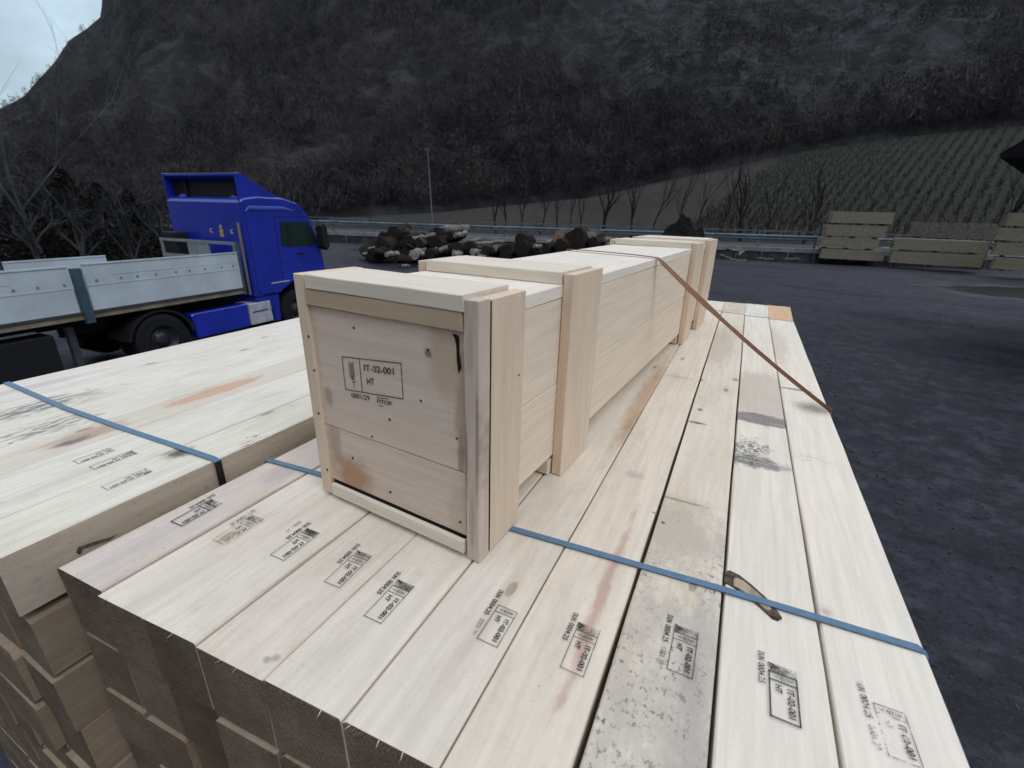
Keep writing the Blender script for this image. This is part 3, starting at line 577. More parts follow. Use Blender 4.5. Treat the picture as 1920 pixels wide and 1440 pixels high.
# road line: (x, y) of the low wall beyond the yard
WA, WB = Vector((-62, 24.2, 0)), Vector((48, 52.5, 0)); WD = (WB-WA).normalized(); WN = Vector((-WD.y, WD.x, 0))
def wl(s, off=0, z=0): return WA+WD*s+WN*off+Vector((0, 0, z))
bm = bmesh.new()
xs = [-900, -400, -200]+[-120+i*3 for i in range(81)]+[200, 400, 900]; ys = [-900, -300, -100]+[-30+i*3 for i in range(35)]
grid = {}
for a, x in enumerate(xs):
    for b, y in enumerate(ys):
        z = .10*mnoise.noise(Vector((x*.09, y*.09, 1)))+.04*mnoise.noise(Vector((x*.4, y*.4, 5))) if abs(x) < 100 and -20 < y < 75 else 0
        d = math.hypot(x, y); z *= min(1, d/14); z -= .05
        grid[a, b] = bm.verts.new((x, y, z))
for a in range(len(xs)-1):
    for b in range(len(ys)-1): bm.faces.new((grid[a, b], grid[a+1, b], grid[a+1, b+1], grid[a, b+1]))
me = bpy.data.meshes.new('ground'); bm.to_mesh(me); bm.free(); me.materials.append(g.mat); me.shade_smooth(); link('ground', me, kind='structure')
mb = MB(); r = random.Random(11)
for _ in range(4200):
    D = 3.0+abs(r.gauss(0, 1))*11; a = r.uniform(R(-60), R(45)); c = Vector((math.sin(a)*D, math.cos(a)*D, 0)); c.z = (.10*mnoise.noise(Vector((c.x*.09, c.y*.09, 1)))+.04*mnoise.noise(Vector((c.x*.4, c.y*.4, 5))))*min(1, D/14)-.056; s_ = r.uniform(.004, .013)*(1+D*.03); q = r.uniform(0, 6.28); e1 = Vector((math.cos(q), math.sin(q), 0))*s_*r.uniform(1, 3); e2 = Vector((-math.sin(q), math.cos(q), 0))*s_*.7; h = Vector((0, 0, s_*.7+.006))
    mb.add([c-e1-e2, c+e1-e2*.6, c+e1*.8+e2, c-e1*.7+e2, c-e1*.7-e2*.6+h, c+e1*.8-e2*.4+h, c+e1*.6+e2*.7+h, c-e1*.5+e2*.6+h], [(4, 5, 6, 7), (0, 1, 5, 4), (1, 2, 6, 5), (2, 3, 7, 6), (3, 0, 4, 7)], 0 if r.random() < .95 else 1)
mb.build('gravel', [plain('gravel_dark', (.045, .046, .055), .9, .2, var=.5, scale=30), plain('wood_scrap', (.10, .09, .08), .9, .1, var=.4, scale=20)], kind='stuff', label='loose gravel and bits of bark scattered over the yard', cat='gravel')
# ------------------------------------------------------------------ road, low wall, guard rail
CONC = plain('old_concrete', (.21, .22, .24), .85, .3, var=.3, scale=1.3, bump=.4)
DARKC = plain('dark_wall_concrete', (.045, .047, .052), .9, .2, var=.4, scale=2)  # retaining wall concrete, darker than its coping
RD = plain('road_asphalt', (.055, .058, .065), .85, .3, var=.2, scale=1)
L_ = (WB-WA).length
def bar(mb, s0, s1, o0, o1, z0, z1, mi=0):
    vs = [wl(s, o, z) for z in (z0, z1) for o in (o0, o1) for s in (s0, s1)]
    mb.add(vs, [(0, 2, 3, 1), (4, 5, 7, 6), (0, 1, 5, 4), (2, 6, 7, 3), (0, 4, 6, 2), (1, 3, 7, 5)], mi)
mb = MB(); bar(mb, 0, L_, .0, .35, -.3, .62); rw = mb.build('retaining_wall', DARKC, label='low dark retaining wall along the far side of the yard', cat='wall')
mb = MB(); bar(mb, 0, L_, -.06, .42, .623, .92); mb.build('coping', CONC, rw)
mb = MB()
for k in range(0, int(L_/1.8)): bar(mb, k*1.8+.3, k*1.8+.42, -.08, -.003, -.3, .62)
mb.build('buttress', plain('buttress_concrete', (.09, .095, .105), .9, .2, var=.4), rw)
mb = MB(); bar(mb, 0, L_, .42, 7.5, -.2, .85); mb.build('road', RD, kind='structure')
ZN = NT('galvanised_steel', .42, .5); zn = ZN.noise(ZN.co, 2.5, 5); ZN.color(ZN.mix(ZN.ramp(zn, .3, .7), (.13, .18, .22), (.23, .30, .34))); ZN.b.inputs['Metallic'].default_value = .55; ZN = ZN.mat
gr = empty('guard_rail', wl(L_/2, 1.2, .85), 0, label='long galvanised guard rail along the road behind the yard', cat='guard rail')
def undo(o): o.location = -Vector(gr.location); return o
mb = MB(); prof = [(0, 1.42), (-.08, 1.47), (-.08, 1.53), (0, 1.58), (0, 1.62), (-.08, 1.67), (-.08, 1.73), (0, 1.78), (.006, 1.78), (.006, 1.42)]
vs = [wl(s, 1.1+p[0], p[1]) for s in (0, L_) for p in prof]; n = len(prof)
mb.add(vs, [(i, i+n, (i+1) % n+n, (i+1) % n) for i in range(n)]); undo(mb.build('rail_strip', ZN, gr))
mb = MB(); bar(mb, 0, L_, 1.16, 1.24, 2.02, 2.09); undo(mb.build('top_rail', ZN, gr))
for k in range(int(L_/4)):
    mb = MB(); bar(mb, k*4+1, k*4+1.12, 1.12, 1.24, .8, 2.05)
    if k == 0: p0 = undo(mb.build('post', ZN, gr))
    else: c_ = p0.copy(); COL.objects.link(c_); c_.parent = gr; c_.location = Vector(p0.location)+WD*4*k
# pale field shed / greenhouse strip beyond the rail, seen low between truck and logs
# ------------------------------------------------------------------ hillside
def elev(px, py): d = ray(px, py); return d.z/math.hypot(d.x, d.y)
def azim(px, py): d = ray(px, py); return math.atan2(d.x, d.y)     # clockwise from +Y
bpts = [(-900, 480), (-200, 440), (300, 415), (600, 411), (840, 396), (1100, 371), (1300, 328), (1500, 284), (1700, 256), (1870, 238), (2300, 215), (3000, 240)]
baz = [azim(*p) for p in bpts]; bel = [elev(*p) for p in bpts]; 
rpts = [(-1500, 560), (-700, 400), (-250, 275), (0, 205), (45, 180), (70, 148), (100, 118), (130, 76), (165, 50), (188, 30), (192, -10), (215, -110), (300, -200), (500, -280), (960, -420), (1500, -420), (1900, -380), (2600, -200)]
raz = [azim(*p) for p in rpts]; rel_ = [elev(*p) for p in rpts]
def wallr(az):                            # distance to the far edge of the road along a bearing
    d = Vector((math.sin(az), math.cos(az), 0)); p0 = WA+WN*9
    den = d.x*WD.y-d.y*WD.x
    if abs(den) < 1e-4: return 400
    t = (p0.x*WD.y-p0.y*WD.x)/den
    return t if 0 < t < 130 else 130
AZ = np.linspace(R(-82), R(52), 560)
rb = np.array([max(85, 115+max(0, math.degrees(a)+30)*1.0) for a in AZ])
be = np.interp(AZ, baz, bel); re = np.interp(AZ, raz, rel_)
NR = 210; V = []; attr = []
for i, a in enumerate(AZ):
    d = (math.sin(a), math.cos(a)); r0_ = wallr(a); zb = HC+be[i]*rb[i]
    rr = 420 if re[i] > .3 else 420
    for j in range(NR):
        t = j/(NR-1)
        if t < .25:
            s = t/.25; r = r0_+(rb[i]-r0_)*s; z = .80+(zb-.80)*(s**1.35 if zb > 5 else s)
            z += .35*mnoise.noise(Vector((d[0]*r*.06, d[1]*r*.06, 2)))*min(1, s*4)*(1-s*.5)
        else:
            s = (t-.25)/.75; r = rb[i]+(rr-rb[i])*s**1.15; e0, e1 = be[i], re[i]
            e = e0+(e1-e0)*(s**.8); z = HC+e*r
            p = Vector((d[0]*r, d[1]*r, z))
            am = min(1, s*6)*min(1, (1-s)*5+.12)
            z += am*(9*mnoise.fractal(p*.012, 1, 2.1, 5)+3.0*mnoise.fractal(p*.06, 1, 2.1, 3))
            rd = 14*mnoise.fractal(Vector((p.x*.010, p.y*.010, 7+p.z*.002)), 1, 2.1, 5)*am
            r += rd
        V.append((d[0]*r, d[1]*r, z)); attr.append(0 if t < .25 else s)
F = [(i*NR+j, i*NR+j+1, (i+1)*NR+j+1, (i+1)*NR+j) for i in range(len(AZ)-1) for j in range(NR-1)]
nf = int(.25*(NR-1))
Ff = [f for f in F if f[0] % NR < nf]; Fm = [f for f in F if f[0] % NR >= nf]
def terrain(name, faces, mat):
    me = bpy.data.meshes.new(name); used = sorted({v for f in faces for v in f}); ix = {v: k for k, v in enumerate(used)}
    me.from_pydata([V[u] for u in used], [], [tuple(ix[v] for v in f) for f in faces]); me.materials.append(mat); me.shade_smooth()
    bm = bmesh.new(); bm.from_mesh(me); bmesh.ops.recalc_face_normals(bm, faces=bm.faces); bm.to_mesh(me); bm.free()
    return link(name, me, kind='structure')
MB_ = MB(); na_, nr_ = 70, 26
for i in range(na_):
    a = R(92)+R(146)*i/(na_-1)
    for j in range(nr_):
        s = j/(nr_-1); r = 75+330*s; edge = min(1, i/12, (na_-1-i)/12); z = -.1+r*.56*s**.75*edge+s*12*mnoise.fractal(Vector((math.sin(a)*r*.01, math.cos(a)*r*.01, 3)), 1, 2.1, 4)
        MB_.v.append((math.sin(a)*r, math.cos(a)*r, z))
MB_.f = [(i*nr_+j, i*nr_+j+1, (i+1)*nr_+j+1, (i+1)*nr_+j) for i in range(na_-1) for j in range(nr_-1)]; MB_.m = [0]*len(MB_.f)
mt = NT('mountain_slope', .95, .1)
rc_ = at_d(1430, 90, 230); sepc = mt.map(loc=(-rc_.x, -rc_.y, -rc_.z), src=mt.co)
ln = mt.n('ShaderNodeVectorMath', operation='LENGTH'); mt.l(mt.map(scale=(1/95, 1/130, 1/75), src=sepc), ln.inputs[0])
na = mt.noise(mt.co, .018, 8, .62); nb = mt.noise(mt.map(scale=(1, 1, .5)), .075, 9, .74, .9); nc = mt.noise(mt.co, .9, 5, .7)
col = mt.mix(mt.ramp(na, .35, .65), (.014, .014, .016), (.024, .022, .023)); col = mt.mix(mt.ramp(nb, .46, .62, 0, .9), col, (.050, .050, .054)); col = mt.mix(mt.ramp(nb, .46, .34, 0, .9), col, (.008, .009, .013))
rock = mt.math('MULTIPLY', mt.ramp(ln.outputs['Value'], 1.15, .35, 0, .9), mt.ramp(mt.noise(mt.map(scale=(1, 1, .35)), .22, 8, .75, .8), .48, .66, 0, .8)); col = mt.mix(rock, col, (.085, .098, .105))
col = mt.mix(mt.ramp(nc, .5, .7, 0, .5), col, (.022, .024, .028)); mt.color(col)
mt.bump(mt.math('ADD', nb, mt.math('MULTIPLY', nc, .25)), 1, 2.5)
terrain('mountain', Fm, mt.mat)
MB_.build('unseen_light_block_slope', mt.mat, smooth=True, kind='structure')  # unseen slope behind the camera, added to block low sky light
# meadow and vineyard below the wood
fd = NT('meadow_slope', .95, .1)
fa = fd.noise(fd.co, .05, 6, .6); fb = fd.noise(fd.co, 1.1, 6, .7); gc = at_d(1800, 330, 120); ln = fd.n('ShaderNodeVectorMath', operation='LENGTH')
fd.l(fd.map(scale=(1/45, 1/70, 1/40), src=fd.map(loc=(-gc.x, -gc.y, -gc.z))), ln.inputs[0])
col = fd.mix(fd.ramp(fa, .35, .65), (.046, .041, .037), (.064, .056, .050)); col = fd.mix(fd.ramp(ln.outputs['Value'], 1.1, .4, 0, .85), col, (.041, .044, .036))
col = fd.mix(fd.ramp(fb, .42, .62, 0, .75), col, (.024, .024, .020)); fd.color(col); fd.bump(fb, 1, .5)
terrain('meadow', Ff, fd.mat)
Vn = np.array(V).reshape(len(AZ), NR, 3)
def ground_at(az, t):                     # point on the hillside at bearing az, profile fraction t
    i = min(len(AZ)-2, max(0, (az-AZ[0])/(AZ[1]-AZ[0]))); i0 = int(i); f = i-i0; j = t*(NR-1); j0 = min(NR-2, int(j)); g_ = j-j0
    p = (Vn[i0, j0]*(1-f)+Vn[i0+1, j0]*f)*(1-g_)+(Vn[i0, j0+1]*(1-f)+Vn[i0+1, j0+1]*f)*g_
    return Vector(p)
# the wood on the mountain: nobody could count it
nT = 25000
TV = []; TF = []
ti = rng.uniform(0, 1, (nT, 2)); azr = AZ[0]+(AZ[-1]-AZ[0])*rng.uniform(.02, .98, nT)
vt = []; cnt = 0
QN = 54
for k in range(nT):
    az = azr[k]; t = .255+.74*ti[k, 0]**1.25
    p = ground_at(az, t)
    dn = mnoise.noise(Vector((p.x*.02, p.y*.02, p.z*.02)))
    dr = (p-rc_); rk = math.sqrt((dr.x/95)**2+(dr.y/130)**2+(dr.z/75)**2)
    if rk < .8 and rng.random() < .72: continue
    if dn < -.28 and rng.random() < .6: continue
    h = rng.uniform(2.6, 6.0)*(1+.5*dn); wd = h*rng.uniform(.32, .5)
    c = rng.normal(0, 1, (QN, 3)); c /= np.linalg.norm(c, axis=1)[:, None]; c *= rng.uniform(.45, 1, (QN, 1)); c *= (wd, wd, h*.52); c += (p.x, p.y, p.z+h*.5)
    u = rng.normal(0, 1, (QN, 3)); u[:, 2] = np.abs(u[:, 2])*1.5+.4; v_ = rng.normal(0, .33, (QN, 3)); s_ = h*.065
    TV.append(np.stack([c+u*s_, c+v_*s_, c-u*s_*.6-v_*s_*.6], 1).reshape(-1, 3)); cnt += QN
TV = np.concatenate(TV); me = bpy.data.meshes.new('forest'); nv = len(TV)
me.vertices.add(nv); me.vertices.foreach_set('co', TV.ravel()); me.loops.add(nv); me.loops.foreach_set('vertex_index', np.arange(nv, dtype=np.int32))
me.polygons.add(nv//3); me.polygons.foreach_set('loop_start', np.arange(0, nv, 3, dtype=np.int32)); me.polygons.foreach_set('loop_total', np.full(nv//3, 3, dtype=np.int32)); me.update(); me.validate()
fo = NT('bare_forest', .95, .05); q1 = fo.noise(fo.co, .035, 6, .65); q2 = fo.noise(fo.map(scale=(1, 1, .5)), .085, 9, .74, .9)
col = fo.mix(fo.ramp(q1, .38, .62), (.034, .030, .031), (.052, .045, .044)); col = fo.mix(fo.ramp(q2, .48, .64, 0, .9), col, (.080, .073, .073)); col = fo.mix(fo.ramp(q2, .50, .40, 0, .95), col, (.012, .014, .020)); fo.color(col)
me.materials.append(fo.mat); link('forest', me, label='dark leafless forest covering the steep mountainside', cat='forest', kind='stuff')
# vineyard rows climbing the slope on the right
VR = NT('vine_row', .95, .05); q = VR.noise(VR.co, 1.2, 5); VR.color(VR.mix(VR.ramp(q, .35, .65), (.024, .025, .021), (.038, .038, .031))); VR = VR.mat; BK0 = plain('vine_post', (.05, .048, .045), .9, .1)
az0, az1 = azim(1300, 380), azim(2000, 400); k = 0
fl0 = ground_at(az0, .02)
NVR = 30
for k in range(NVR):
    A_ = az0+(az1-az0)*k/NVR; tt = [.01+.238*q/11 for q in range(12)]; mb = MB(); r = random.Random(k)
    lean = .15*(1-(k/NVR)*1.05); posts_ = []
    for q in range(150):
        t = .008+.236*q/150+r.uniform(-.001, .001); p = ground_at(A_+lean*t/.25, t)
        h = r.uniform(.9, 1.7)
        for _ in range(4):
            c = p+Vector((r.gauss(0, .15), r.gauss(0, .6), h*r.uniform(.1, 1))); s_ = .055
            mb.add([c+Vector((r.gauss(0, s_), r.gauss(0, s_), r.gauss(0, .34))) for _ in range(3)], [(0, 1, 2)])
        if q % 30 == 0: posts_.append(p)
    e = empty('vine_row', (0, 0, 0), label='bare vine row climbing the slope, %s from the %s' % (((ORD+['fourteenth', 'fifteenth'])[k] if k < 15 else (ORD+['fourteenth', 'fifteenth'])[NVR-1-k]), 'left' if k < 15 else 'right'), cat='vine row', group='vine rows on the slope')
    mb.build('vines', VR, e)
    for p in posts_:
        mb = MB(); mb.tube([p, p+Vector((0, 0, 1.9))], [.05, .05], 4); mb.build('post', BK0, e)
# ------------------------------------------------------------------ bare trees
BK = plain('tree_bark_dark', (.022, .021, .024), .95, .1, var=.3, scale=3); BKP = plain('tree_bark_pale', (.075, .080, .088), .9, .1, var=.3, scale=3); BKG = plain('twig_grey', (.050, .050, .056), .95, .1, var=.3, scale=1)
def bare_tree(p, h, r, seed, label, lean=(0, 0), mt_=BK, mc=None, depth=4, spread=.5, group=None, nsub=3, trunk=.4, fine=1.0):
    R_ = random.Random(seed); tr = MB(); br = MB(); base = Vector(p)
    def grow(mb, a, d, l, rad, lev):
        n = 4; pts = [a]; rr = [rad]
        for i in range(n):
            d = (d+Vector((R_.gauss(0, .10), R_.gauss(0, .10), R_.gauss(.03, .06)))).normalized(); pts.append(pts[-1]+d*l/n); rr.append(rad*(1-(i+1)/n*.45))
        mb.tube(pts, rr, 5 if lev < 2 else 3, cap=False)
        if lev < depth:
            for i in range(nsub+(lev == 0)*2):
                t = R_.uniform(.35, 1) if i else 1; k = min(n-1, int(t*n)); q = pts[k].lerp(pts[k+1], t*n-k) if t < 1 else pts[-1]
                ax = Vector((R_.gauss(0, 1), R_.gauss(0, 1), R_.gauss(0, .3))).normalized(); dd = (d+ax*spread*R_.uniform(.5, 1.3)+Vector((0, 0, .15))).normalized()
                grow(br, q, dd, l*R_.uniform(.5, .8), rad*.5*R_.uniform(.8, 1.1), lev+1)
    grow(tr, Vector((0, 0, -.1)), Vector((lean[0], lean[1], 1)).normalized(), h*trunk, r, 0)
    e = empty('bare_tree', base, label=label, cat='tree', **({'group': group} if group else {}))
    tr.build('trunk', mt_, e, smooth=True); br.build('crown', mc or mt_, e)
    return e
def road_pt(px, off):                      # stands beyond the road, off metres behind the wall
    a = azim(px, 430); d = Vector((math.sin(a), math.cos(a), 0)); p0 = WA+WN*off; den = d.x*WD.y-d.y*WD.x; t = (p0.x*WD.y-p0.y*WD.x)/den
    return Vector((d.x*t, d.y*t, .85))
tl = [(930, 366, .24, 'left tree of the close pair behind the logs'), (948, 372, .18, 'right tree of the close pair behind the logs'), (978, 378, .16, 'thin straight tree just right of the close pair'), (1012, 372, .15, 'slender tree behind the middle of the log heap'), (1046, 360, .16, 'thin tree left of the two twin stems behind the logs'), (1068, 352, .14, 'left twin stem behind the right hand logs'),
      (1086, 350, .15, 'right twin stem behind the right hand logs'), (1130, 320, .42, 'thickest dark trunk behind the far end of the crate'), (1184, 338, .24, 'dark upright tree left of the soil mound'), (1222, 335, .15, 'thin tree just left of the soil mound'), (1272, 340, .14, 'thin leaning tree behind the soil mound'), (1306, 330, .15, 'leaning tree at the right flank of the soil mound'),
      (1352, 342, .13, 'slim tree over the rail right of the crate'), (1392, 318, .36, 'stout dark tree over the middle of the right hand rail'), (1440, 340, .13, 'slim tree between the two stouter trees over the rail'), (1512, 330, .26, 'dark forked tree just left of the first timber packs'), (1872, 330, .24, 'dark tree above the rightmost timber packs')]
for k, (px, ty, rad, lab) in enumerate(tl):
    p = road_pt(px, 9.5+(k*37 % 5)*.5); D = math.hypot(p.x, p.y); top = HC+elev(px, ty-12)*D
    bare_tree(p, (top-p.z)*1.0, rad*.55, 40+k, lab, lean=(random.uniform(-.05, .12), 0), trunk=.62 if rad < .2 else .5, depth=3, nsub=3, spread=.38, group='bare trees along the road')
# left side: pale leaning tree, grey shrubs, dark evergreens
p = at_d(118, 560, 23); bare_tree((p.x, p.y, 0), 8.4, .08, 3, 'tall pale leafless tree leaning left at the left edge of the view', lean=(-.30, -.16), mt_=BKP, depth=4, nsub=3, spread=.55, trunk=.62)
for k, (px, D, h, lab) in enumerate(((20, 30, 8, 'grey leafless tree at the far left behind the trailer'), (210, 33, 6.5, 'grey twiggy tree above the trailer between the evergreens'), (290, 36, 7, 'grey twiggy tree just left of the blue cab'), (560, 48, 8.5, 'pale grey bushy tree behind the nose of the blue cab'), (600, 52, 6.5, 'low pale grey bush right of the blue cab'), (62, 22, 5.2, 'first of the grey leafless shrubs over the trailer counted from the left'), (140, 22.5, 5.6, 'second of the grey leafless shrubs over the trailer counted from the left'), (238, 23, 5.0, 'third of the grey leafless shrubs over the trailer counted from the left'), (312, 24, 4.6, 'last of the grey leafless shrubs over the trailer, touching the cab'), (505, 50, 9, 'grey bushy tree directly above the roof of the cab'), (700, 60, 5, 'low grey bush at the foot of the slope left of the lamp post'))):
    p = at_d(px, 450, D); bare_tree((p.x, p.y, .3), h, .12, 70+k, lab, mt_=BKG, depth=5, nsub=3, spread=.75, trunk=.3)
EV = NT('evergreen_leaf', .9, .15); q = EV.noise(EV.co, 1.5, 5); EV.color(EV.mix(EV.ramp(q, .35, .65), (.010, .011, .008), (.016, .017, .012))); EV = EV.mat
def evergreen(px, D, h, wd, seed, lab, cone=True):
    p = at_d(px, 470, D); e = empty('evergreen_tree', (p.x, p.y, 0), label=lab, cat='tree', group='evergreens behind the trailer'); r = random.Random(seed)
    mb = MB(); mb.tube([(0, 0, -.1), (0, 0, h*.5), (.1, 0, h*.93)], [.16, .1, .03], 6, cap=False); mb.build('trunk', BK, e)
    mb = MB()
    for _ in range(5200):
        t = r.random()**1.3; z = h*(.06+.94*t); rad = wd*((1-t)**.55*(.75+.5*math.sin(t*9+seed)**2) if cone else math.sqrt(max(.02, 1-(2*t-.9)**2)))*(1+.35*mnoise.noise(Vector((t*5, seed, math.floor(r.random()*9))))*1.5)
        a = r.uniform(0, 6.283); q = rad*r.random()**.4; c = Vector((math.cos(a)*q, math.sin(a)*q, z-q*.25)); s_ = .06
        mb.add([c+Vector((r.gauss(0, s_), r.gauss(0, s_), r.gauss(0, s_*.8))) for _ in range(3)], [(0, 1, 2)])
    mb.build('crown', EV, e)
for k, a in enumerate(((95, 26, 4.2, 1.5, 'dark evergreen left of the others above the white trailer', True), (150, 28, 5.6, 1.7, 'tallest dark evergreen above the middle of the white trailer', True), (215, 27, 4.8, 1.7, 'dark evergreen right of the tallest one', True), (265, 30, 4.6, 1.5, 'dark evergreen nearest to the cab', True),
                       (30, 24, 3.6, 1.8, 'low round dark shrub at the left edge behind the trailer', False), (310, 33, 3.8, 1.6, 'low dark shrub against the back of the cab', False), (-40, 25, 4.0, 2.0, 'dark shrub at the very left edge', False), (180, 24, 3.0, 1.8, 'low dark shrub in front of the tall evergreens', False))):
    evergreen(a[0], a[1], a[2]*.76, a[3], k+1, a[4], a[5])
# lamp post
p = road_pt(812, 9); D = math.hypot(p.x, p.y); top = HC+elev(808, 281)*D
lp = empty('lamp_post', p, label='tall thin grey lamp post behind the log heap', cat='lamp post'); mb = MB(); tp_ = Vector((-.28*math.cos(HEAD), -.28*math.sin(HEAD), top-p.z)); mb.tube([(0, 0, -.2), tp_*.5, tp_], [.075, .06, .04], 8)
POLE = plain('pole_grey', (.15, .155, .165), .6, .4); mb.build('pole', POLE, lp, smooth=True)
mb = MB(); mb.box(-.3, .12, -.1, .1, -.02, .08); o = mb.build('lamp_head', POLE, lp, bevel=.02); o.location = tp_
#===SPLIT2===
# ------------------------------------------------------------------ log heap
def bark(name, a, b): 
    m = NT(name, .95, .1); n = m.noise(m.co, 3, 6, .7); n2 = m.noise(m.co, 14, 5, .7)
    m.color(m.mix(m.ramp(m.math('ADD', m.math('MULTIPLY', n, .6), m.math('MULTIPLY', n2, .4)), .38, .6), a, b)); m.bump(n2, 1, .06); return m.mat
BD = bark('log_bark_dark', (.012, .009, .008), (.042, .033, .029)); BP = bark('log_bark_pale', (.12, .105, .10), (.32, .29, .27)); BM = bark('log_bark_mid', (.035, .03, .028), (.10, .09, .085))
CUTD = plain('cut_wood_dark', (.028, .022, .02), .9, .1, var=.4, scale=6); CUTL = plain('cut_wood_pale', (.34, .29, .25), .9, .1, var=.25, scale=5); CUTO = plain('cut_wood_orange', (.33, .20, .125), .9, .1, var=.3, scale=4)
def log(a, b, ra, rb_, mat, cut, label, seed):
    a, b = Vector(a), Vector(b); r = random.Random(seed); mid = (a+b)/2; n = 12; m = 7
    e = empty('log', mid, label=label, cat='log', group='logs heaped at the far side of the yard'); mb = MB(); rings = []
    d = (b-a).normalized(); u = d.cross(Vector((0, 0, 1))); u = u.normalized() if u.length > .1 else Vector((1, 0, 0)); v = d.cross(u)
    for i in range(m+1):
        t = i/m; rad = ra+(rb_-ra)*t; c = a.lerp(b, t)-mid+Vector((0, 0, .06*math.sin(t*3.1)*r.uniform(-1, 1)))
        rings.append([c+(u*math.cos(k*6.2832/n)+v*math.sin(k*6.2832/n))*rad*(1+.42*mnoise.noise(Vector((math.cos(k*.5236)*1.3+seed, math.sin(k*.5236)*1.3, t*2.8)))) for k in range(n)])
    mb.add([q for g_ in rings for q in g_], [(i*n+k, i*n+(k+1) % n, (i+1)*n+(k+1) % n, (i+1)*n+k) for i in range(m) for k in range(n)]); mb.build('bark', mat, e, smooth=True)
    for ring, s in ((rings[0], -1), (rings[-1], 1)):
        mb = MB(); c = sum(ring, Vector())/n; mb.add([c+(q-c)*.995+d*s*.004 for q in ring]+[c+d*s*.02], [(k, (k+1) % n, n) for k in range(n)]); mb.build('cut_face', cut, e)
def Z(x, y): return 660+x/3.84, 400+y/3.84
PXM = lambda D: D/862*1.06
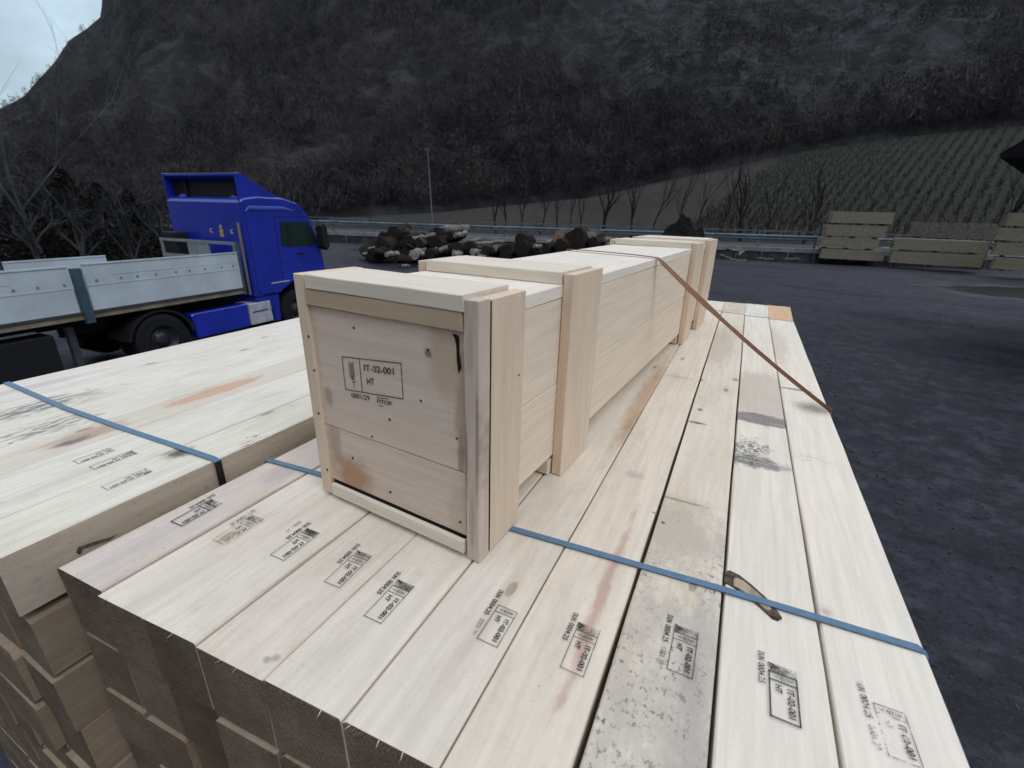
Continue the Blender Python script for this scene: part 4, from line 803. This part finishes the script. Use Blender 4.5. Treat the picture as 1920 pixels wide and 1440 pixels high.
# (x, y of the near end in the enlarged heap view, x, y of the other end, radius px, distance, bark, cut, label)
lg = [
 (300, 145, 400, 130, 11.5, 29.0, BD, CUTD, 'big dark round log end, topmost at the left of the heap'), (215, 245, 330, 225, 14, 27.5, BD, CUTD, 'dark log end low at the left foot of the heap'), (150, 280, 270, 268, 7, 27.0, BD, CUTD, 'small dark log at the leftmost foot of the heap'),
 (400, 210, 520, 195, 12, 28.0, BD, CUTD, 'dark log end right below the topmost left one'), (370, 125, 520, 165, 5.5, 30.0, BM, CUTL, 'ragged grey brown log lying behind the topmost left end'),
 (620, 125, 840, 108, 6.5, 29.5, BP, CUTL, 'bright pale log on the very top of the heap'), (612, 145, 700, 150, 9, 28.5, BD, CUTD, 'dark upright looking stub left of the bright top log'), (715, 160, 800, 165, 8, 28.5, BD, CUTD, 'dark stub below the bright top log'), (740, 160, 825, 140, 4, 28.2, BP, CUTL, 'short pale billet below the right end of the bright log'),
 (430, 185, 600, 152, 3.6, 28.0, BP, CUTL, 'thin pale pole across the upper left of the heap'), (600, 215, 720, 200, 13, 28.0, BD, CUTD, 'wide dark log in the core of the heap'), (480, 215, 600, 225, 8, 27.5, BM, CUTD, 'brown log tucked left of the dark core'),
 (440, 300, 540, 282, 8.5, 26.5, BP, CUTL, 'stout pale log end near the bottom front of the heap'), (320, 325, 420, 335, 7, 26.0, BD, CUTD, 'dark log on the ground at the front of the heap'), (250, 298, 330, 290, 5, 26.2, BP, CUTL, 'small pale block low at the left front'), (500, 300, 690, 250, 4.6, 27.0, BP, CUTL, 'pale pole slanting up through the front of the heap'),
 (560, 290, 720, 285, 9, 26.5, BD, CUTD, 'dark log lying low behind the pale slanting pole'), (745, 250, 800, 300, 10, 27.0, BD, CUTD, 'dark log leaning down in the middle of the heap'), (730, 290, 790, 295, 6, 26.3, BP, CUTL, 'pale round end at the bottom middle'), (850, 238, 930, 240, 8, 27.5, BD, CUTD, 'dark end in the middle beneath the thin pale poles'),
 (760, 222, 930, 186, 3, 28.5, BP, CUTL, 'left of the two thin pale poles lying on the middle'), (870, 222, 1095, 203, 3.3, 28.5, BP, CUTL, 'right of the two thin pale poles lying on the middle'), (880, 245, 1080, 235, 4.5, 28.0, BM, CUTL, 'grey pole under the thin pale poles'), (870, 280, 930, 285, 6, 27.0, BP, CUTL, 'pale block among dark ends in the middle'),
 (905, 310, 960, 315, 3.4, 26.5, BP, CUTL, 'small pale billet at the bottom middle'), (960, 268, 1060, 300, 9, 27.0, BD, CUTD, 'dark log sloping down right of the middle'), (1030, 250, 1100, 255, 7, 28.0, BM, CUTL, 'grey rounded log behind the dark sloping one'), (1110, 275, 1180, 280, 12, 27.5, BD, CUTD, 'big dark log end left of the tall dark pile'),
 (1220, 195, 1290, 205, 11, 28.5, BD, CUTD, 'dark log end on top of the middle right pile'), (1215, 255, 1310, 260, 13, 28.0, BD, CUTD, 'large dark log beneath that right top end'), (1310, 270, 1390, 275, 9, 28.5, BD, CUTD, 'dark round end beside a pale sliver on the right'), (1310, 238, 1360, 235, 3.5, 28.2, BP, CUTL, 'pale sliver of a log between two dark ends on the right'),
 (1385, 250, 1460, 250, 8.5, 29.0, BD, CUTD, 'dark log between the pale sliver and the orange end'), (1390, 212, 1450, 195, 3.5, 29.5, BP, CUTL, 'thin pale stick left of the orange end'), (1490, 172, 1560, 160, 10, 30.5, BM, CUTO, 'orange sawn log end on the right hand pile'), (1600, 192, 1690, 195, 18, 30.0, BD, CUTD, 'largest dark round log on the right hand pile'),
 (1500, 235, 1600, 240, 11, 29.5, BD, CUTD, 'dark log below the orange sawn end'), (1640, 128, 1690, 150, 4.5, 31.0, BP, CUTL, 'pale broken edge behind the largest dark log'), (1725, 160, 1785, 150, 8, 31.0, BM, CUTL, 'grey log with a pale end at the right of the pile'), (1735, 212, 1800, 215, 9, 30.5, BD, CUTD, 'dark log end at the right foot of the pile'),
 (1820, 190, 1860, 185, 3.5, 31.5, BP, CUTL, 'small pale piece lying right of the pile'), (1880, 192, 1910, 188, 3.0, 32.0, BP, CUTL, 'rightmost small pale piece beside the crate'), (80, 290, 108, 290, 2.0, 27.0, BP, CUTL, 'single pale chip lying left of the heap'), (365, 375, 410, 378, 2.0, 25.0, BP, CUTL, 'single pale chip lying in front of the heap')]
for k, (x0, y0, x1, y1, rp, D, mb_, cut, lab) in enumerate(lg):
    a = at_d(*Z(x0, y0), D); b = at_d(*Z(x1, y1), D+(.6 if rp > 7 else .2)+k % 3*.2); rad = rp*PXM(D)
    if rp > 7: away = Vector((a.x, a.y, 0)).normalized(); b = b+away*1.6
    for q in (a, b): q.z = max(q.z, rad*.8)
    log(a, b, rad, rad*.88, mb_, cut, lab, k)
# filler logs lying under and behind the ones that show, so that the heap carries itself
for k, (px, D, z, rad) in enumerate(((700, 28.8, .5, .5), (735, 29.2, .5, .5), (765, 28.5, .45, .45), (735, 29.8, 1.2, .45), (790, 29.0, .5, .5), (815, 29.5, .5, .5), (815, 29.8, 1.3, .45), (845, 29.4, .5, .5), (845, 30.0, 1.2, .4), (880, 29.5, .5, .45), (915, 29.5, .45, .45), (950, 29.5, .45, .45), (985, 30, .5, .5), (1010, 30.5, .5, .5), (1040, 31, .5, .5), (1070, 31.5, .6, .6), (1100, 32, .5, .5))):
    c = at_d(px, 480, D); d = Vector((c.x, c.y, 0)).normalized(); s_ = Vector((d.y, -d.x, 0)); a = Vector((c.x, c.y, z))-d*.5+s_*random.uniform(-.3, .3); b = Vector((c.x, c.y, z))+d*2.2+s_*random.uniform(-.5, .5)
    log(a, b, rad, rad*.9, BD, CUTD, 'dark log in the core of the heap, %s of seventeen from the left' % (ORD+['fourteenth', 'fifteenth', 'sixteenth', 'last'])[k], 200+k)
for k in range(12):
    px = 715+k*35+random.uniform(-8, 8); D = random.uniform(27.0, 28.8); c = at_d(px, 470, D); z = random.uniform(.25, 1.25)*(1 if px < 900 else .75); a = random.uniform(-.5, .5); l = random.uniform(.35, .95)
    sd_ = Vector((c.y, -c.x, 0)).normalized(); dd = (sd_*math.cos(a)+Vector((0, 0, 1))*math.sin(a)*.6+Vector((c.x, c.y, 0)).normalized()*random.uniform(-.5, .5)); p = Vector((c.x, c.y, z))
    a_, b_ = p-dd*l, p+dd*l; a_.z = max(.08, a_.z); b_.z = max(.08, b_.z); pale = k % 3 == 0
    e = link('branch', bpy.data.meshes.new('tmp'), None) if False else None
    mb = MB(); mid = (a_+b_)/2; off_ = Vector((0, 0, random.uniform(-.08, .12))); mb.tube([a_, mid+off_, b_], [.07, .055, .03], 5); mb.build('branch', BP if pale else BM, label='%s crooked branch sticking out of the log heap, %s branch from the left' % ('pale' if pale else 'grey brown', ORD[k]), cat='branch', group='broken branches in the log heap')
# soil mound behind the crate
SOIL = plain('dark_soil', (.010, .009, .009), .95, .1, var=.5, scale=4, bump=1)
def mound(px, D, wd, h, name, label, seed, mat=SOIL):
    p = at_d(px, 480, D); mb = MB(); n = 40; m = 12; vs = []
    for j in range(m+1):
        for k in range(n):
            a = k*6.2832/n; q = j/m; rr = wd*q*(1+.2*mnoise.noise(Vector((math.cos(a)*2, math.sin(a)*2, seed)))); z = h*(1-q**1.6)*(1+.35*mnoise.noise(Vector((math.cos(a)*rr*2, math.sin(a)*rr*2, seed+2))))-.05
            vs.append((rr*math.cos(a), rr*math.sin(a), z))
    mb.add(vs, [(j*n+k, j*n+(k+1) % n, (j+1)*n+(k+1) % n, (j+1)*n+k) for j in range(m) for k in range(n)]); o = mb.build(name, mat, smooth=True, label=label, cat='mound'); o.location = (p.x, p.y, 0); return o
mound(1274, 36.5, 2.4, 2.75, 'soil_mound', 'dark heap of soil rising behind the far end of the crate', 4)
for k, (x0, y0, x1, y1, rp) in enumerate(((1362, 465, 1392, 473, 2.0), (1350, 478, 1375, 486, 1.4), (1368, 487, 1400, 488, 1.3), (1385, 478, 1396, 470, 2.0), (1420, 484, 1450, 486, 1.0), (1470, 485, 1500, 485, .9))):
    D = 35.5; a = on_z(x0, y0, .12) if False else at_d(x0, y0, D); b = at_d(x1, y1, D+.3); rad = rp*PXM(D); a.z = max(a.z, rad); b.z = max(b.z, rad)
    log(a, b, rad, rad*.8, BP, CUTL, 'pale broken stick in the litter right of the crate, %s from the left' % ORD[k], 300+k)
# ------------------------------------------------------------------ far timber packs
PK = [wood('pack_wood_a', (.23, .21, .16), 91, knots=False, grain=.3, axis='x', grey=.25), wood('pack_wood_b', (.205, .185, .14), 92, knots=False, grain=.3, axis='x', grey=.3)]
PKD = wood('pack_wood_dark', (.085, .085, .085), 93, knots=False, grain=.3, axis='x', grey=.3)
BEAR = plain('bearer_dark', (.05, .045, .04), .9, .1)
def pack(px0, px1, D, z0, z1, mat, label, seed, dy=0):
    a = at_d(px0, 480, D); b = at_d(px1, 480, D+dy); r = random.Random(seed); Lk = math.hypot(b.x-a.x, b.y-a.y)
    e = empty('timber_pack', (a.x, a.y, z0), math.atan2(b.y-a.y, b.x-a.x), label=label, cat='timber pack', group='timber packs at the edge of the yard')
    mb = MB(); nr, ncl = 4, 6; H = z1-z0-.12; dp = 1.2
    for i in range(nr):
        for j in range(ncl):
            x0, x1 = r.uniform(-.05, .06), Lk+r.uniform(-.07, .05); y0 = j*dp/ncl+r.uniform(0, .012); z = .10+i*H/nr
            mb.box(x0, x1, y0, y0+dp/ncl-.012, z, z+H/nr-.004)
    mb.build('planks', mat, e)
    for f in (.12, .5, .88):
        mb = MB(); mb.box(Lk*f-.06, Lk*f+.06, .02, dp-.02, 0, .098); mb.build('bearer', BEAR, e)
def zz(px, py, D): return HC+elev(px, py)*D
DA = 41.0
ya = [(490, 468), (468, 446), (446, 421), (421, 396)]
for k, (y0, y1) in enumerate(ya):
    x0, x1 = ((1538, 1658), (1532, 1642), (1536, 1648), (1542, 1655))[k]
    pack(x0, x1, DA, max(0, zz(1590, y0, DA)), zz(1590, y1, DA), PK[k % 2 == 0 and k > 0], 'tan timber pack, %s of the tall stack nearest the crate' % ('lowest', 'second from the ground', 'third from the ground', 'topmost')[k], k, .8)
pack(1518, 1534, DA+1.5, 0, .9, PK[0], 'short timber pack end poking out left of the tall stack', 11)
DB = 41.5
for k, (y0, y1) in enumerate(((501, 474), (474, 449))):
    pack(1669, 1846, DB, max(0, zz(1755, y0, DB)), zz(1755, y1, DB), PK[0], ('long tan timber pack on the ground between the two tall stacks', 'long tan timber pack lying on the other between the two tall stacks')[k], 20+k, .8)
zb2 = zz(1755, 449, DB)
pack(1690, 1850, DB+4, zz(1760, 449, DB+4), zz(1760, 416, DB+4), PKD, 'dark grey timber pack raised behind the long tan ones', 31, .5)
pack(1690, 1850, DB+4, 0, zz(1760, 449, DB+4), PKD, 'dark timber pack carrying the dark grey one behind', 32, .5)
DCc = 40
for k, (y0, y1) in enumerate(((510, 483), (483, 455), (455, 427), (427, 398))):
    x0 = (1868, 1860, 1853, 1866)[k]
    pack(x0, x0+190, DCc, max(0, zz(1900, y0, DCc)), zz(1900, y1, DCc), PK[0], 'timber pack at the right edge of the view, %s of its stack' % ('lowest', 'second from the ground', 'third from the ground', 'topmost')[k], 40+k, .5)
# ------------------------------------------------------------------ shed whose eave enters at the right
p0 = at_d(1873, 289, 14.0); uy = Vector((p0.x, p0.y, 0)).normalized(); uy.rotate(Matrix.Rotation(-.12, 3, 'Z')); ux = Vector((uy.y, -uy.x, 0))
sh = empty('shed', (p0.x, p0.y, 0), math.atan2(ux.y, ux.x), label='dark shed with a pitched roof whose eave juts in at the right edge', cat='shed'); z0 = p0.z
ROOF = plain('roof_dark', (.012, .011, .012), .9, .1); WALLM = plain('shed_boards', (.05, .04, .035), .9, .1)
mb = MB(); mb.prism([(0, z0), (4.0, z0+3.4), (8.0, z0), (7.9, z0-.12), (4.0, z0+.12), (.05, z0-.08)], 0, 7, ax=1); mb.build('roof', ROOF, sh)
mb = MB(); mb.prism([(3.0, -.1), (6.8, -.1), (6.8, z0-.1), (3.0, z0-.1)], .8, 6.5, ax=1); mb.build('wall', WALLM, sh)
#===SPLIT3===
# ------------------------------------------------------------------ truck and trailer
TY = R(4); TO_ = Vector((-9.79, 4.83, 0))
PAINT = NT('blue_truck_paint', .28, .6); q = PAINT.noise(PAINT.co, 2, 4); PAINT.color(PAINT.mix(PAINT.ramp(q, .3, .7), (.009, .024, .33), (.012, .032, .42))); PAINT.b.inputs['Coat Weight'].default_value = .6; PAINT.b.inputs['Coat Roughness'].default_value = .15; PAINT = PAINT.mat
BLK = plain('black_plastic', (.012, .012, .014), .7, .3); RUB = plain('tyre_rubber', (.014, .014, .016), .9, .2); STEEL = plain('dull_steel', (.10, .10, .11), .5, .5, .6); RIM = plain('wheel_rim', (.06, .06, .068), .5, .5, .7)
GL = NT('window_glass', .05, .6); GL.color((.012, .03, .026)); GL = GL.mat; ALU = plain('white_aluminium', (.55, .63, .68), .45, .5, .1, var=.12, scale=1.5); TAN = plain('deck_wood_edge', (.24, .21, .16), .9, .1, var=.3, scale=2)
WHT = plain('grey_white_panel', (.42, .45, .50), .5, .4); POSTB = plain('blue_grey_post', (.045, .085, .12), .6, .4)
tk = empty('truck', TO_, TY, label='blue tractor truck with roof deflector seen from behind its right side', cat='truck')
TW = 2.46
# cab shell
prof = [(2.15, .98), (2.15, 3.06), (2.22, 3.12), (2.6, 3.17), (3.3, 3.16), (3.75, 3.05), (3.98, 2.86), (4.14, 2.6), (4.34, 2.0), (4.42, 1.5), (4.42, .62), (3.95, .62), (3.88, .98), (3.7, 1.18), (3.35, 1.25), (3.0, 1.16), (2.82, .98)]
mb = MB(); mb.prism(prof, -TW+.03, -.03, ax=0); cab = mb.build('cab', PAINT, tk, bevel=.035)
mb = MB(); mb.prism([(2.16, .64), (2.60, .64), (2.60, .972), (2.16, .972)], -TW+.06, -.06, ax=0); mb.prism([(2.60, .35), (2.76, .35), (2.80, .972), (2.60, .972)], -TW+.05, -.05, ax=0); mb.build('step_well', PAINT, tk)
SHM = plain('sky_lit_blue_paint', (.06, .12, .50), .3, .6, var=.1)  # sky light on the roof edge put into a lighter blue
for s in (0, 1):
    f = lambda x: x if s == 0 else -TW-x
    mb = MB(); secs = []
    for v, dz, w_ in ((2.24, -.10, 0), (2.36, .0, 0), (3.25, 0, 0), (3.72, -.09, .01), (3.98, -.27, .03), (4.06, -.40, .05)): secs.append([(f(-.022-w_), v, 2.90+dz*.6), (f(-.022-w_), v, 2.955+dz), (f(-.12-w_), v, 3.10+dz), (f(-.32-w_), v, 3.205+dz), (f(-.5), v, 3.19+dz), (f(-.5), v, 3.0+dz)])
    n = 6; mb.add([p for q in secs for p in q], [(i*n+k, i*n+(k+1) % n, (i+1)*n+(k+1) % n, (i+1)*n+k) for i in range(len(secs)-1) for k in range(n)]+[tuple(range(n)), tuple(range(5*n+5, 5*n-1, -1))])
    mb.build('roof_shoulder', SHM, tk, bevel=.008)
# deflector: sloping top, side fins, open dark back
mb = MB()
mb.add([(x, y, z) for x in (-TW+.10, -.10) for y, z in ((2.18, 3.56), (2.18, 3.62), (3.05, 3.22), (3.05, 3.17))], [(0, 1, 2, 3), (7, 6, 5, 4), (0, 4, 5, 1), (1, 5, 6, 2), (2, 6, 7, 3), (3, 7, 4, 0)]); 
for u0, u1 in ((-.10, -.06), (-TW+.06, -TW+.10)): mb.prism([(2.16, 2.9), (2.16, 3.62), (2.28, 3.63), (3.15, 3.20), (3.1, 3.10), (2.4, 3.0)], u0, u1, ax=0)
mb.build('roof_deflector', PAINT, tk, bevel=.01)
mb = MB(); mb.box(-TW+.11, -.11, 2.35, 2.42, 3.10, 3.46); mb.build('deflector_cavity', BLK, tk)
mb = MB(); mb.box(-TW+.3, -.25, 2.9, 2.98, 3.1, 3.25); mb.box(-.35, -.30, 2.3, 2.36, 3.06, 3.5); mb.box(-TW+.55, -TW+.6, 2.3, 2.36, 3.06, 3.5); mb.build('deflector_brace', BLK, tk)
# side windows, pillars, mirrors, handle, trims (both sides)
for s in (0, 1):
    X = lambda o: (-.03+o) if s == 0 else (-TW+.03-o)
    mb = MB(); mb.prism([(3.08, 2.07), (3.12, 2.63), (3.98, 2.62), (4.12, 2.40), (4.2, 2.10), (4.0, 2.04)], X(.002), X(.010), ax=0); wd = mb.build('side_window', GL, tk)
    mb = MB(); mb.prism([(3.28, 2.06), (3.31, 2.62), (3.40, 2.62), (3.38, 2.06)], X(.011), X(.018), ax=0); mb.build('window_bar', BLK, wd)
    mb = MB(); mb.prism([(4.28, 1.92), (4.16, 2.02), (4.16, 2.52), (4.24, 2.60), (4.34, 2.5), (4.38, 2.0)], X(.06), X(.28), ax=0); mb.box(min(X(0), X(.07)), max(X(0), X(.07)), 4.17, 4.23, 2.4, 2.46); mb.build('mirror', BLK, tk, bevel=.015)
    for k_, (sa, sb) in enumerate((((2.98, 1.2), (2.98, 2.75)), ((2.98, 2.75), (4.05, 2.74)), ((2.25, 1.0), (2.22, 3.0)), ((2.3, 2.86), (3.85, 2.87)))):
        dx, dz = sb[0]-sa[0], sb[1]-sa[1]; ll = math.hypot(dx, dz); nx, nz_ = -dz/ll*.007, dx/ll*.007
        mb = MB(); mb.prism([(sa[0]-nx, sa[1]-nz_), (sb[0]-nx, sb[1]-nz_), (sb[0]+nx, sb[1]+nz_), (sa[0]+nx, sa[1]+nz_)], X(.001), X(.003+.0005*k_), ax=0); mb.build('door_seam', BLK, tk)
    mb = MB(); mb.prism([(3.52, 1.86), (3.52, 1.89), (3.75, 1.89), (3.75, 1.86)], X(.002), X(.02), ax=0); mb.build('door_handle', BLK, tk)
    mb = MB(); mb.prism([(2.62, 1.235), (2.62, 1.262), (3.15, 1.268), (3.15, 1.240)], X(.002), X(.012), ax=0); mb.build('trim_strip', WHT, tk)
    mb = MB(); mb.prism([(2.30, 1.05), (2.30, 1.13), (3.0, 1.20), (3.35, 1.30), (3.35, 1.26), (2.95, 1.10), (2.85, 1.02)], X(.002), X(.02), ax=0); mb.build('arch_lip', PAINT, tk)
    mb = MB(); mb.prism([(.66, .36), (.60, .84), (.64, .88), (1.91, .88), (1.91, .36)], X(-.01), X(-.30), ax=0); mb.build('side_fairing', PAINT, tk, bevel=.02)
    mb = MB(); mb.prism([(1.93, .37), (1.93, .86), (2.52, .86), (2.55, .37)], X(-.01), X(-.45), ax=0); bx_ = mb.build('side_box', WHT, tk, bevel=.015)
    mb = MB(); mb.prism([(2.0, .655), (2.0, .675), (2.42, .68), (2.42, .66)], X(-.009), X(.0), ax=0); mb.build('handle_strip', BLK, bx_)
    mb = MB(); pts = []
    for k in range(13):
        a = math.pi*(k/12)*.92+.10; pts.append((math.cos(a)*.62, .50+math.sin(a)*.58))
    for k in range(12, -1, -1):
        a = math.pi*(k/12)*.92+.10; pts.append((math.cos(a)*.57, .50+math.sin(a)*.54))
    mb.prism(pts, X(.0), X(-.62), ax=0); mb.build('mudguard', BLK, tk)
# rear wall details
mb = MB(); mb.tube([(-.14, 2.10, 1.05), (-.14, 2.10, 2.50), (-.14, 2.10, 2.62)], [.028, .028, .03], 8); mb.build('air_pipe', plain('pipe_tan', (.22, .18, .15), .6, .4), tk)
for x_, m_, r_ in ((-.76, plain('yellow_emblem', (.50, .38, .12), .5, .4), .075), (-1.08, WHT, .05), (-.42, WHT, .05)):
    mb = MB(); z_ = 2.42
    if r_ > .06:
        for dz, w2 in ((.09, .8), (0, 1), (-.085, 1.1)):
            pts = [(x_+math.cos(k*.5236)*r_*w2*.75, z_+dz+math.sin(k*.5236)*.045) for k in range(12)]; mb.prism(pts, 2.138, 2.149, ax=1)
    else:
        for k in range(9):
            a0_, a1_ = .9+k*.5, .9+(k+1)*.5; mb.prism([(x_+math.cos(a0_)*r_, z_+math.sin(a0_)*r_), (x_+math.cos(a1_)*r_, z_+math.sin(a1_)*r_), (x_+math.cos(a1_)*r_*.55, z_+math.sin(a1_)*r_*.55), (x_+math.cos(a0_)*r_*.55, z_+math.sin(a0_)*r_*.55)], 2.138, 2.149, ax=1)
    mb.build('emblem', m_, tk)
mb = MB(); mb.box(-TW+.08, -TW+.55, 1.85, 2.14, 1.3, 2.36); mb.build('air_intake', BLK, tk, bevel=.02)
mb = MB(); mb.box(-1.66, -1.56, -1.2, 4.2, .72, .96); mb.box(-.90, -.80, -1.2, 4.2, .72, .96); mb.box(-1.6, -.86, -.6, .6, .96, 1.04); mb.box(-1.9, -.5, .9, 2.0, .5, .72); mb.build('chassis', BLK, tk)
mb = MB(); mb.prism([(2.66, .3), (4.44, .3), (4.47, .62), (4.45, 1.0), (4.424, 1.0)][:0] or [(4.424, .32), (4.50, .36), (4.50, .95), (4.424, .98)], -TW+.05, -.05, ax=0); mb.build('front_bumper', PAINT, tk)
mb = MB(); mb.box(-TW+.35, -.35, 4.424, 4.45, 1.05, 1.55); mb.build('grille', BLK, tk)
mb = MB(); mb.add([(x, y, z) for x in (-TW+.12, -.12) for y, z in ((4.19, 2.55), (4.395, 1.78), (4.405, 1.78), (4.20, 2.55))], [(0, 1, 2, 3), (7, 6, 5, 4), (0, 4, 5, 1), (1, 5, 6, 2), (2, 6, 7, 3), (3, 7, 4, 0)]); mb.build('windscreen', GL, tk)
for x_ in (-.45, -TW+.2):
    mb = MB(); mb.box(x_, x_+.25, 4.501, 4.52, .55, .75); mb.build('headlight', WHT, tk)
def wheel(par, x, y, z=.5, r=.5, wdt=.30, dish=1, name='wheel', rimm=RIM):
    e = bpy.data.objects.new(name, None); COL.objects.link(e); e.parent = par; e.location = (x, y, z)
    mb = MB(); n = 40; pr = [(0, r*.56), (.012, r*.86), (.04, r*.97), (.10, r), (wdt-.10, r), (wdt-.04, r*.97), (wdt-.012, r*.86), (wdt, r*.56)]; rings = []
    for k in range(n):
        a = k*6.2832/n; rings += [(-p[0]*dish, math.cos(a)*p[1], math.sin(a)*p[1]) for p in pr]
    m_ = len(pr); mb.add(rings, [(k*m_+i, k*m_+i+1, ((k+1) % n)*m_+i+1, ((k+1) % n)*m_+i) for k in range(n) for i in range(m_-1)])
    for k in range(36):
        a = k*6.2832/36; mb.add([(-q*dish, math.cos(a+da)*rr, math.sin(a+da)*rr) for q in (.07, wdt-.07) for da, rr in ((0, r+.001), (.05, r+.001), (.05, r+.009), (0, r+.009))], [(0, 1, 2, 3), (4, 5, 6, 7), (2, 3, 7, 6), (0, 3, 7, 4), (1, 2, 6, 5)])
    mb.build('tyre', RUB, e, smooth=False)
    mb = MB(); pr = [(.02, r*.565), (.03, r*.52), (.10, r*.46), (.13, r*.30), (.06, r*.26), (.05, r*.10), (.05, 0.001)]; m_ = len(pr); vs = []
    for k in range(n):
        a = k*6.2832/n; vs += [(-p[0]*dish, math.cos(a)*p[1], math.sin(a)*p[1]) for p in pr]
    mb.add(vs, [(k*m_+i, k*m_+i+1, ((k+1) % n)*m_+i+1, ((k+1) % n)*m_+i) for k in range(n) for i in range(m_-1)])
    for k in range(10):
        a = k*.6283; c = Vector((-.06*dish, math.cos(a)*r*.34, math.sin(a)*r*.34)); mb.tube([c, c+Vector((.03*dish, 0, 0))], [.016, .016], 6)
    mb.build('rim', rimm, e, smooth=True)
wheel(tk, -.03, 0); wheel(tk, -TW+.03, 0, dish=-1); wheel(tk, -.36, 0, name='inner_wheel'); wheel(tk, -TW+.36, 0, dish=-1, name='inner_wheel')
wheel(tk, -.06, 3.36); wheel(tk, -TW+.06, 3.36, dish=-1)
# trailer
tr = empty('flatbed_trailer', TO_, TY, label='white flatbed trailer with drop sides coupled to the blue truck', cat='trailer')
mb = MB(); mb.box(-2.50, .0, -9.5, 1.86, 1.13, 1.215); mb.build('deck', TAN, tr)
mb = MB(); mb.box(-2.52, .02, -9.5, 1.90, 1.215, 1.255); mb.build('deck_rim', STEEL, tr)
EYEM = plain('lashing_eye_grey', (.20, .24, .27), .6, .4)
def side(u, v0, v1, z1, out_=1):
    mb = MB(); mb.box(u-.025, u, v0, v1, 1.258, z1-.22); mb.box(u-.028, u-.004, v0, v1, z1-.214, z1); mb.box(u-.03, u+.006, v0, v1, z1-.36, z1-.345); mb.box(u-.03, u+.008, v0, v1, z1-.022, z1+.003)
    o = mb.build('side_panel', ALU, tr)
    mb = MB(); nn = 9 if v0 > -2 else 14
    for k in range(nn):
        y = v0+.15+(v1-v0-.3)*k/(nn-1)+(.05 if k % 3 == 1 else 0); mb.tube([(u+.001, y, z1-.28), (u+.012, y, z1-.28)], [.020, .020], 8)
    mb.build('lashing_eye', EYEM, o)
side(0, -1.0, 1.84, 2.02); side(0, -5.2, -1.20, 2.00); side(0, -9.4, -5.4, 2.00)
side(-2.46, -1.0, .65, 1.90); side(-2.46, -5.2, -1.15, 1.90); side(-2.46, -9.4, -5.4, 2.02)
for v in (-1.17, -5.37):
    for u in (0, -2.49): mb = MB(); mb.box(u-.05, u+.05, v, v+.13, 1.06, 1.96); mb.build('stanchion', POSTB, tr, bevel=.006)
mb = MB()
mb.box(-2.48, -.02, 1.84, 1.88, 2.16, 2.22); mb.box(-2.48, -.02, 1.84, 1.88, 1.26, 1.88)
for x0, x1 in ((-2.48, -2.40), (-1.55, -1.47), (-.95, -.87), (-.10, -.02)): mb.box(x0, x1, 1.842, 1.878, 1.88, 2.16)
mb.box(-1.47, -.95, 1.85, 1.87, 1.88, 2.16)
mb.build('headboard', plain('headboard_paint', (.24, .28, .29), .6, .3), tr)
mb = MB(); mb.box(-.06, .012, 1.842, 1.90, 1.10, 2.24); mb.build('corner_post', POSTB, tr)
mb = MB(); mb.box(-1.75, -1.62, -9.4, 1.6, .92, 1.128); mb.box(-.88, -.75, -9.4, 1.6, .92, 1.128); mb.box(-2.4, -.1, -3.1, -3.0, .9, 1.12); mb.build('frame', BLK, tr)
mb = MB(); mb.box(-.45, -.08, -2.9, -1.6, .35, .95); mb.build('tool_box', BLK, tr, bevel=.02)
mb = MB(); mb.box(-.34, -.24, -1.35, -1.25, 0, 1.0); mb.box(-.40, -.18, -1.42, -1.18, 0, .03); mb.build('support_leg', STEEL, tr)
for v in (-6.2, -7.5):
    wheel(tr, -.05, v); wheel(tr, -TW+.0, v, dish=-1)
    mb = MB(); mb.box(-2.2, -.3, v-.06, v+.06, .44, .56); mb.build('axle', BLK, tr)
# leftover cargo on the trailer: nothing but a folded pale tarpaulin along the far side

# ------------------------------------------------------------------ evening air
mb = MB(); mb.box(-1100, 1100, -1100, 1100, -3, 420); hz = mb.build('haze', [], kind='stuff', label='thin bluish evening haze over the valley', cat='haze')
hm = bpy.data.materials.new('haze'); hm.use_nodes = True; hn = hm.node_tree; hn.nodes.clear(); ho = hn.nodes.new('ShaderNodeOutputMaterial'); hv = hn.nodes.new('ShaderNodeVolumePrincipled')
hv.inputs['Color'].default_value = (.85, .92, 1, 1); hv.inputs['Density'].default_value = .00006; hn.links.new(hv.outputs[0], ho.inputs['Volume']); hz.data.materials.append(hm)
